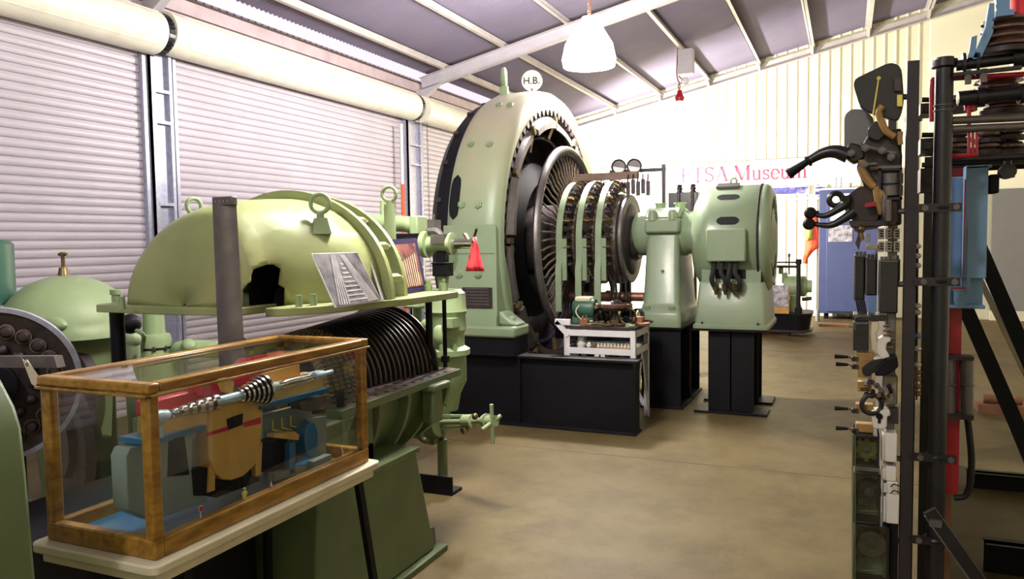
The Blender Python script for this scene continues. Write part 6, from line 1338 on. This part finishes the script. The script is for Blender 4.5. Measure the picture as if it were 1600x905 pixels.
for k, (a, b, c_, d_, y_, lab) in enumerate(((1334, 398, 1352, 470, YR+.12, 'flat black relay case farthest left below the grey relays'), (1352, 402, 1371, 462, YR+.08, 'flat black relay case behind the large square one'), (1373, 406, 1404, 490, YR+.0, 'large square black relay case with worn edges against the upright'), (1385, 404, 1407, 440, YR+.06, 'small black relay case tucked beside the upright'))):
    t = thing('relay_case', R_((a+c_)/2, d_, y_), lab, 'relay', 'black relay cases on the rack')
    g = MB(); g.bb(R_(a, d_, y_), R_(c_, b, y_)+Vector((0, .10, 0))); cse = g.build('case', 'blackm', t, bevel=.005)
    g = MB(); g.bb(R_(a+1, d_-1, y_-.004), R_(a+3, b+1, y_-.004)+Vector((0, .004, 0))); g.bb(R_(a+1, b+3, y_-.004), R_(c_-1, b+1, y_-.004)+Vector((0, .004, 0))); g.build('worn_trim', 'steel', cse)
    for q in range(3): g = MB(); p = R_(a+5+6*q, b-2, y_+.02); g.cyl(p-Vector((0, 0, .012)), p+Vector((0, 0, .006)), .005, n=8); g.build('top_screw', 'steel', cse)
t = dev('fan_of_leads', 1350, 480, 'bundle of thin black leads and a blue plate under the relay cases', 'cable'); g = MB()
for k in range(5): g.cyl(R_(1338+3*k, 470, YR+.06), R_(1342+3*k, 492, YR+.06), .003, n=6)
g.build('leads', 'hose', t); g = MB(); g.bb(R_(1357, 492, YR+.08), R_(1368, 465, YR+.08)+Vector((0, .01, 0))); g.build('blue_plate', 'lblue', t)
for k, (y0, y1, lab) in enumerate(((493, 501, 'upper thin steel shelf strip across the left of the rack'), (504, 548, 'square black case under the shelf strip, left of the white porcelain'))):
    a, b = R_(1333, y1), R_(1358 if k else 1384, y0); t = thing(['shelf_strip', 'lower_case'][k], (a+b)/2, lab, ['shelf', 'case'][k])
    g = MB(); g.bb(a, b+Vector((0, .12, 0))); g.build('body', 'blackm', t, bevel=.002)
    g = MB(); g.bb(R_(1334, y0+2, YR-.004), R_(1360, y0, YR-.004)+Vector((0, .004, 0))); g.tube([R_(1337, y0+12, YR-.006), R_(1335, y0+4, YR-.006), R_(1342, y0+2, YR-.006)], .002, 5); g.build('worn_trim', 'steel', t)
# white porcelain fuse carriers
for k, (pts, m_, lab) in enumerate((([(1361, 503), (1373, 503), (1374, 514), (1369, 520), (1370, 534), (1378, 548), (1372, 557), (1362, 548), (1360, 525)], 'cream', 'cream curved porcelain fuse carrier, upper of the curved pair'), ([(1371, 532), (1378, 526), (1392, 528), (1392, 534), (1386, 536), (1384, 546), (1391, 558), (1378, 562), (1370, 552)], 'ceramic', 'white curved porcelain fuse carrier, lower of the curved pair'))):
    t = thing('fuse_carrier', R_(*pts[0]), lab, 'fuse', 'porcelain fuse carriers on the rack'); g = MB(); pr(g, rr_poly(pts, 3), .05, YR+.0-.02*k); g.build('porcelain', m_, t, bevel=.004)
    for q in range(3): g = MB(); p = R_(1380+5*k, 510+20*k+7*q, YR-.0); g.cyl(p, p+Vector((.02, 0, .003)), .004, n=6); g.build('contact_pin', 'brass', t)
# knife switches with tapered handles
for k, (py, lab) in enumerate(((557, 'uppermost knife switch with black tapered handle pointing left'), (569, 'knife switch with black tapered handle just below the uppermost'), (638, 'knife switch with black tapered handle above the lowest one'), (669, 'lowest knife switch with black tapered handle'))):
    t = thing('knife_switch', R_(1345, py), lab, 'switch', 'knife switches on the rack')
    g = MB(); p0 = R_(1304+2*(k % 2), py-.0); p1 = R_(1325, py+1); g.lathe([(.001, 0), (.0072, 0), (.0065, .01), (.0045, (p1-p0).length), (.001, (p1-p0).length)], p0, p1-p0, 12); g.build('handle', 'black', t)
    g = MB(); g.cyl(p1, R_(1336, py+3), .0022, n=8); g.ball(R_(1333, py+3), .007); g.bb(R_(1331, py+8), R_(1342, py+1)+Vector((0, .01, 0))); g.build('blade', 'iron', t)
    g = MB(); g.bb(R_(1337, py+6), R_(1365, py-5)+Vector((0, .04, 0))); g.build('fibre_block', 'tan', t, bevel=.002)
for k, (y0, y1, lab) in enumerate(((576, 590, 'tan fibre block below the upper pair of knife switches'), (598, 612, 'tan fibre block left of the round dark instrument'))):
    g = MB(); g.bb(R_(1340, y1), R_(1362, y0)+Vector((0, .04, 0))); tag(g.build('fibre_block', 'tan'), lab, 'block')
# tilted black instruments and round coil
t = dev('tilted_instrument', 1375, 575, 'pair of tilted black instrument cases above a tangle of terminals', 'instrument')
g = MB(); pr(g, rr_poly([(1347, 575), (1362, 563), (1384, 560), (1380, 575), (1356, 588), (1348, 586)], 3), .06, YR-.01); g.build('left_case', 'blackm', t, bevel=.004)
g = MB(); pr(g, rr_poly([(1366, 580), (1386, 560), (1402, 557), (1404, 574), (1384, 588), (1368, 588)], 3), .06, YR-.03); g.build('right_case', 'black', t, bevel=.004)
t = dev('terminal_tangle', 1370, 600, 'tangle of wires, brass terminals and a black ring under the tilted instruments', 'terminal'); random.seed(9)
for k in range(12):
    p = R_(random.uniform(1352, 1392), random.uniform(590, 622), YR+random.uniform(-.02, .03)); g = MB(); g.cyl(p, p+Vector((random.uniform(-.02, .02), -.02, random.uniform(-.02, .02))), .006, n=8); g.ball(p, .008); g.build('terminal_screw', ['steel', 'brass', 'blackm'][k % 3], t)
g = MB(); g.torus(R_(1362, 632, YR-.01), .030, .008, (.3, -1, 0), 28, 8); g.build('black_ring', 'blackm', t)
g = MB(); g.bb(R_(1378, 632, YR+.02), R_(1403, 588, YR+.02)+Vector((0, .06, 0))); g.build('grey_winding', 'relaygrey', t, bevel=.006)
# white switch with keyhole
t = dev('white_isolator', 1378, 655, 'small white porcelain isolator with a dark keyhole opening, below the round coil', 'switch')
g = MB(); pr(g, rr_poly([(1361, 641), (1390, 640), (1392, 650), (1386, 652), (1386, 668), (1380, 672), (1364, 670)], 3), .05, YR-.01); g.build('porcelain', 'ceramic', t, bevel=.004)
g = MB(); p = R_(1374, 651, YR-.014); g.cyl(p, p+Vector((0, .01, 0)), .010, n=16); g.bb(p-Vector((.004, 0, .022)), p+Vector((.004, .01, 0))); g.build('keyhole', 'black', t)
g = MB(); g.bb(R_(1390, 662), R_(1404, 640)+Vector((0, .05, 0))); g.build('back_block', 'iron', t)
# glass-fronted meters with white fuse blocks
M['dialgrey'] = mat('worn_meter_interior', (.26, .25, .16), .5, var=.3, scale=15)
M['brassy'] = mat('yellowed_mechanism', (.26, .22, .06), .45, .3, var=.3, scale=30)
for k, (y0, y1, x1, ring_m, lab) in enumerate(((679, 724, 1374, 'brassy', 'glass fronted meter with yellowed star shaped works, top of the three meters'), (738, 812, 1376, 'iron', 'glass fronted meter with dark ring works, middle of the three meters'), (820, 905, 1389, 'coil', 'glass fronted meter with ring works, lowest of the three meters'))):
    p, q = R_(1333, y1), R_(x1, y0); t = thing('glass_front_meter', ((p.x+q.x)/2, YR, p.z), lab, 'meter', 'glass fronted meters on the rack')
    g = MB(); f = .006
    for a, b in (((p.x, p.z), (q.x, p.z+f)), ((p.x, q.z-f), (q.x, q.z)), ((p.x, p.z), (p.x+f, q.z)), ((q.x-f, p.z), (q.x, q.z))): g.bb((a[0], YR-.03, a[1]), (b[0], YR+.12, b[1]))
    g.build('meter_frame', 'blackm', t, bevel=.001)
    g = MB(); g.bb((p.x+.001, YR+.05, p.z+.001), (q.x-.001, YR+.055, q.z-.001)); g.build('back_plate', 'dialgrey', t)
    g = MB(); g.bb((p.x+f, YR-.028, p.z+f), (q.x-f, YR-.026, q.z-f)); g.build('front_glass', 'meterglass', t)
    c = R_(1354+k*4, (y0+y1)/2-(0, 8, 14)[k], YR+.02); r = (.030, .036, .042)[k]
    g = MB(); g.lathe([(r*.45, -.01), (r, -.012), (r, .03), (r*.45, .03)], c, (0, 1, 0), 36); rg = g.build('works_ring', ring_m, t)
    g = MB(); g.lathe([(.001, -.014), (r*.42, -.012), (r*.42, .02), (.001, .02)], c, (0, 1, 0), 20)
    g.build('centre_disc', 'steel', rg)
    if k == 0:
        for a in range(8): g = MB(); g.box(c+Vector((r*1.05*math.cos(a*PI/4), .0, r*1.05*math.sin(a*PI/4))), (.012, .03, .012), Matrix.Rotation(-a*PI/4, 4, 'Y')); g.build('works_lug', 'brassy', t)
    else:
        g = MB(); g.tube(bez([c+Vector((-r*1.1, 0, 0)), c+Vector((-r*1.2, 0, -r*.8)), c+Vector((-r*.9, 0, -r*1.3)), c+Vector((-r*.3, 0, -r*1.5))], 5), .004, 6); g.cyl(R_(1340, y1-14, YR), R_(1372, y1-12, YR), .003, n=6)
        for j in range(3): g.bb(R_(1341+5*j, y1-22, YR+.0), R_(1344+5*j, y1-34, YR+.0)+Vector((0, .02, 0)))
        g.build('wire_and_terminals', 'steel', t)
g = MB(); g.cyl(R_(1332, 905, YR-.035), R_(1332, 680, YR-.035), .0022, n=6); g.cyl(R_(1336, 905, YR-.035), R_(1336, 680, YR-.035), .0016, n=6); g.cyl((R_(1333, 905).x, YR-.035, 0), R_(1333, 905, YR-.035), .004, n=6); tag(g.build('green_conduit', 'dgreen'), 'thin green conduit running down the left edge of the meters', 'conduit')
g = MB(); g.bb(R_(1337, 738, YR), R_(1374, 726, YR)+Vector((0, .06, 0))); tag(g.build('meter_spacer', 'relaygrey'), 'grey spacer plate between the top and middle meters', 'plate')
for k, (x0, y0, x1, y1, lab) in enumerate(((1377, 678, 1402, 722, 'square white fuse block beside the top meter'), (1378, 730, 1401, 752, 'white fuse block right of the middle meter, upper one'), (1380, 754, 1403, 772, 'white fuse block right of the middle meter, middle one'), (1379, 774, 1405, 818, 'tall white fuse block at the foot of the middle meter'))):
    t = thing('white_fuse_block', R_(x0, y1), lab, 'fuse', 'white fuse blocks on the rack')
    g = MB(); g.bb(R_(x0+5, y1, YR-.02), R_(x1, y0, YR-.02)+Vector((0, .07, 0))); g.build('block', 'ceramic', t, bevel=.004)
    g = MB(); g.bb(R_(x0, y1-2, YR-.01), R_(x0+6, y0+2, YR-.01)+Vector((0, .05, 0))); bl = g.build('side_cover', 'ceramic', t, bevel=.003)
    g = MB(); m2 = (y0+y1)/2; g.bb(R_(x0-.5, m2+5, YR-.008), R_(x0+3, m2-4, YR-.008)+Vector((0, .02, 0))); g.build('clip', 'cream', bl)
g = MB()
for py in (760, 770): g.tube(bez([R_(1405, py, YR-.03), R_(1397, py-3, YR-.035), R_(1392, py+1, YR-.03)], 5), .002, 5)
tag(g.build('wire_loops', 'hose'), 'short dark wire loops over the white fuse blocks', 'wire')
t = dev('dark_lower_box', 1400, 860, 'black box side between the lowest meter and the upright', 'box')
g = MB(); g.bb(R_(1390, 905, YR+.0), R_(1404, 818, YR+.0)+Vector((0, .1, 0))); g.build('box_side', 'black', t)
# insulator strings seen between upright and pipe
t = thing('bead_string', R_(1440, 560, YR+.3), 'string of small white and tan beads hanging between upright and pipe', 'insulator')
for k, (py, m_) in enumerate(((385, 'ceramic'), (400, 'ceramic'), (415, 'ceramic'), (478, 'ceramic'), (488, 'ceramic'), (525, 'lblue'), (545, 'ceramic'), (570, 'ceramic'), (582, 'tan'), (592, 'tan'), (604, 'tan'), (615, 'tan'))):
    g = MB(); p = R_(1434-.0*k, py, YR+.3); g.ball(p, .012, (1, 1, .8)); g.build('bead', m_, t)
g = MB(); g.cyl(R_(1435, 270, YR+.3), R_(1432, 625, YR+.3), .003, n=6); g.build('string', 'hose', t)
# row of devices behind the upright (dark relays seen between upright and pipe)
for k, (y0, y1, m_, lab) in enumerate(((160, 178, 'blackm', 'black clamp box near the top between upright and pipe'), (215, 240, 'blackm', 'dark switch body between upright and pipe below the top clamp'), (262, 300, 'iron', 'iron switch body between upright and pipe at the middle'))):
    g = MB(); g.bb(R_(1438, y1, YR+.15), R_(1464, y0, YR+.15)+Vector((0, .12, 0))); g.cyl(R_(1450, (y0+y1)/2, YR+.13), R_(1450, (y0+y1)/2, YR+.16), .012); g.cyl(R_(1440, y0-4, YR+.15), R_(1462, y0-4, YR+.15), .008)
    tag(g.build('rack_switch', m_), lab, 'switch')

# black fill between upright and pipe, its added length shades the floor behind
t = thing('shading_screen', (.3, 4.5, 0), 'black fill between upright and pipe, its unseen length added to shade the floor', 'screen')
n0, f0 = at(1440, 600, y=YR+.42), at(1440, 600, y=6.2); n1, f1 = at(1463, 600, y=YR+.42), at(1463, 600, y=6.2)
zt_ = R_(1450, 250, YR+.42).z
g = MB(); g.prism([(n0.x, n0.y, 0), (n1.x, n0.y, 0), (f1.x, f0.y, 0), (f0.x, f0.y, 0)], (0, 0, zt_)); g.build('screen_body', 'black', t)
g = MB(); g.bb((n0.x-.004, n0.y-.01, 0), (n1.x+.004, n0.y, zt_+.01)); g.build('end_post', 'blackm', t)
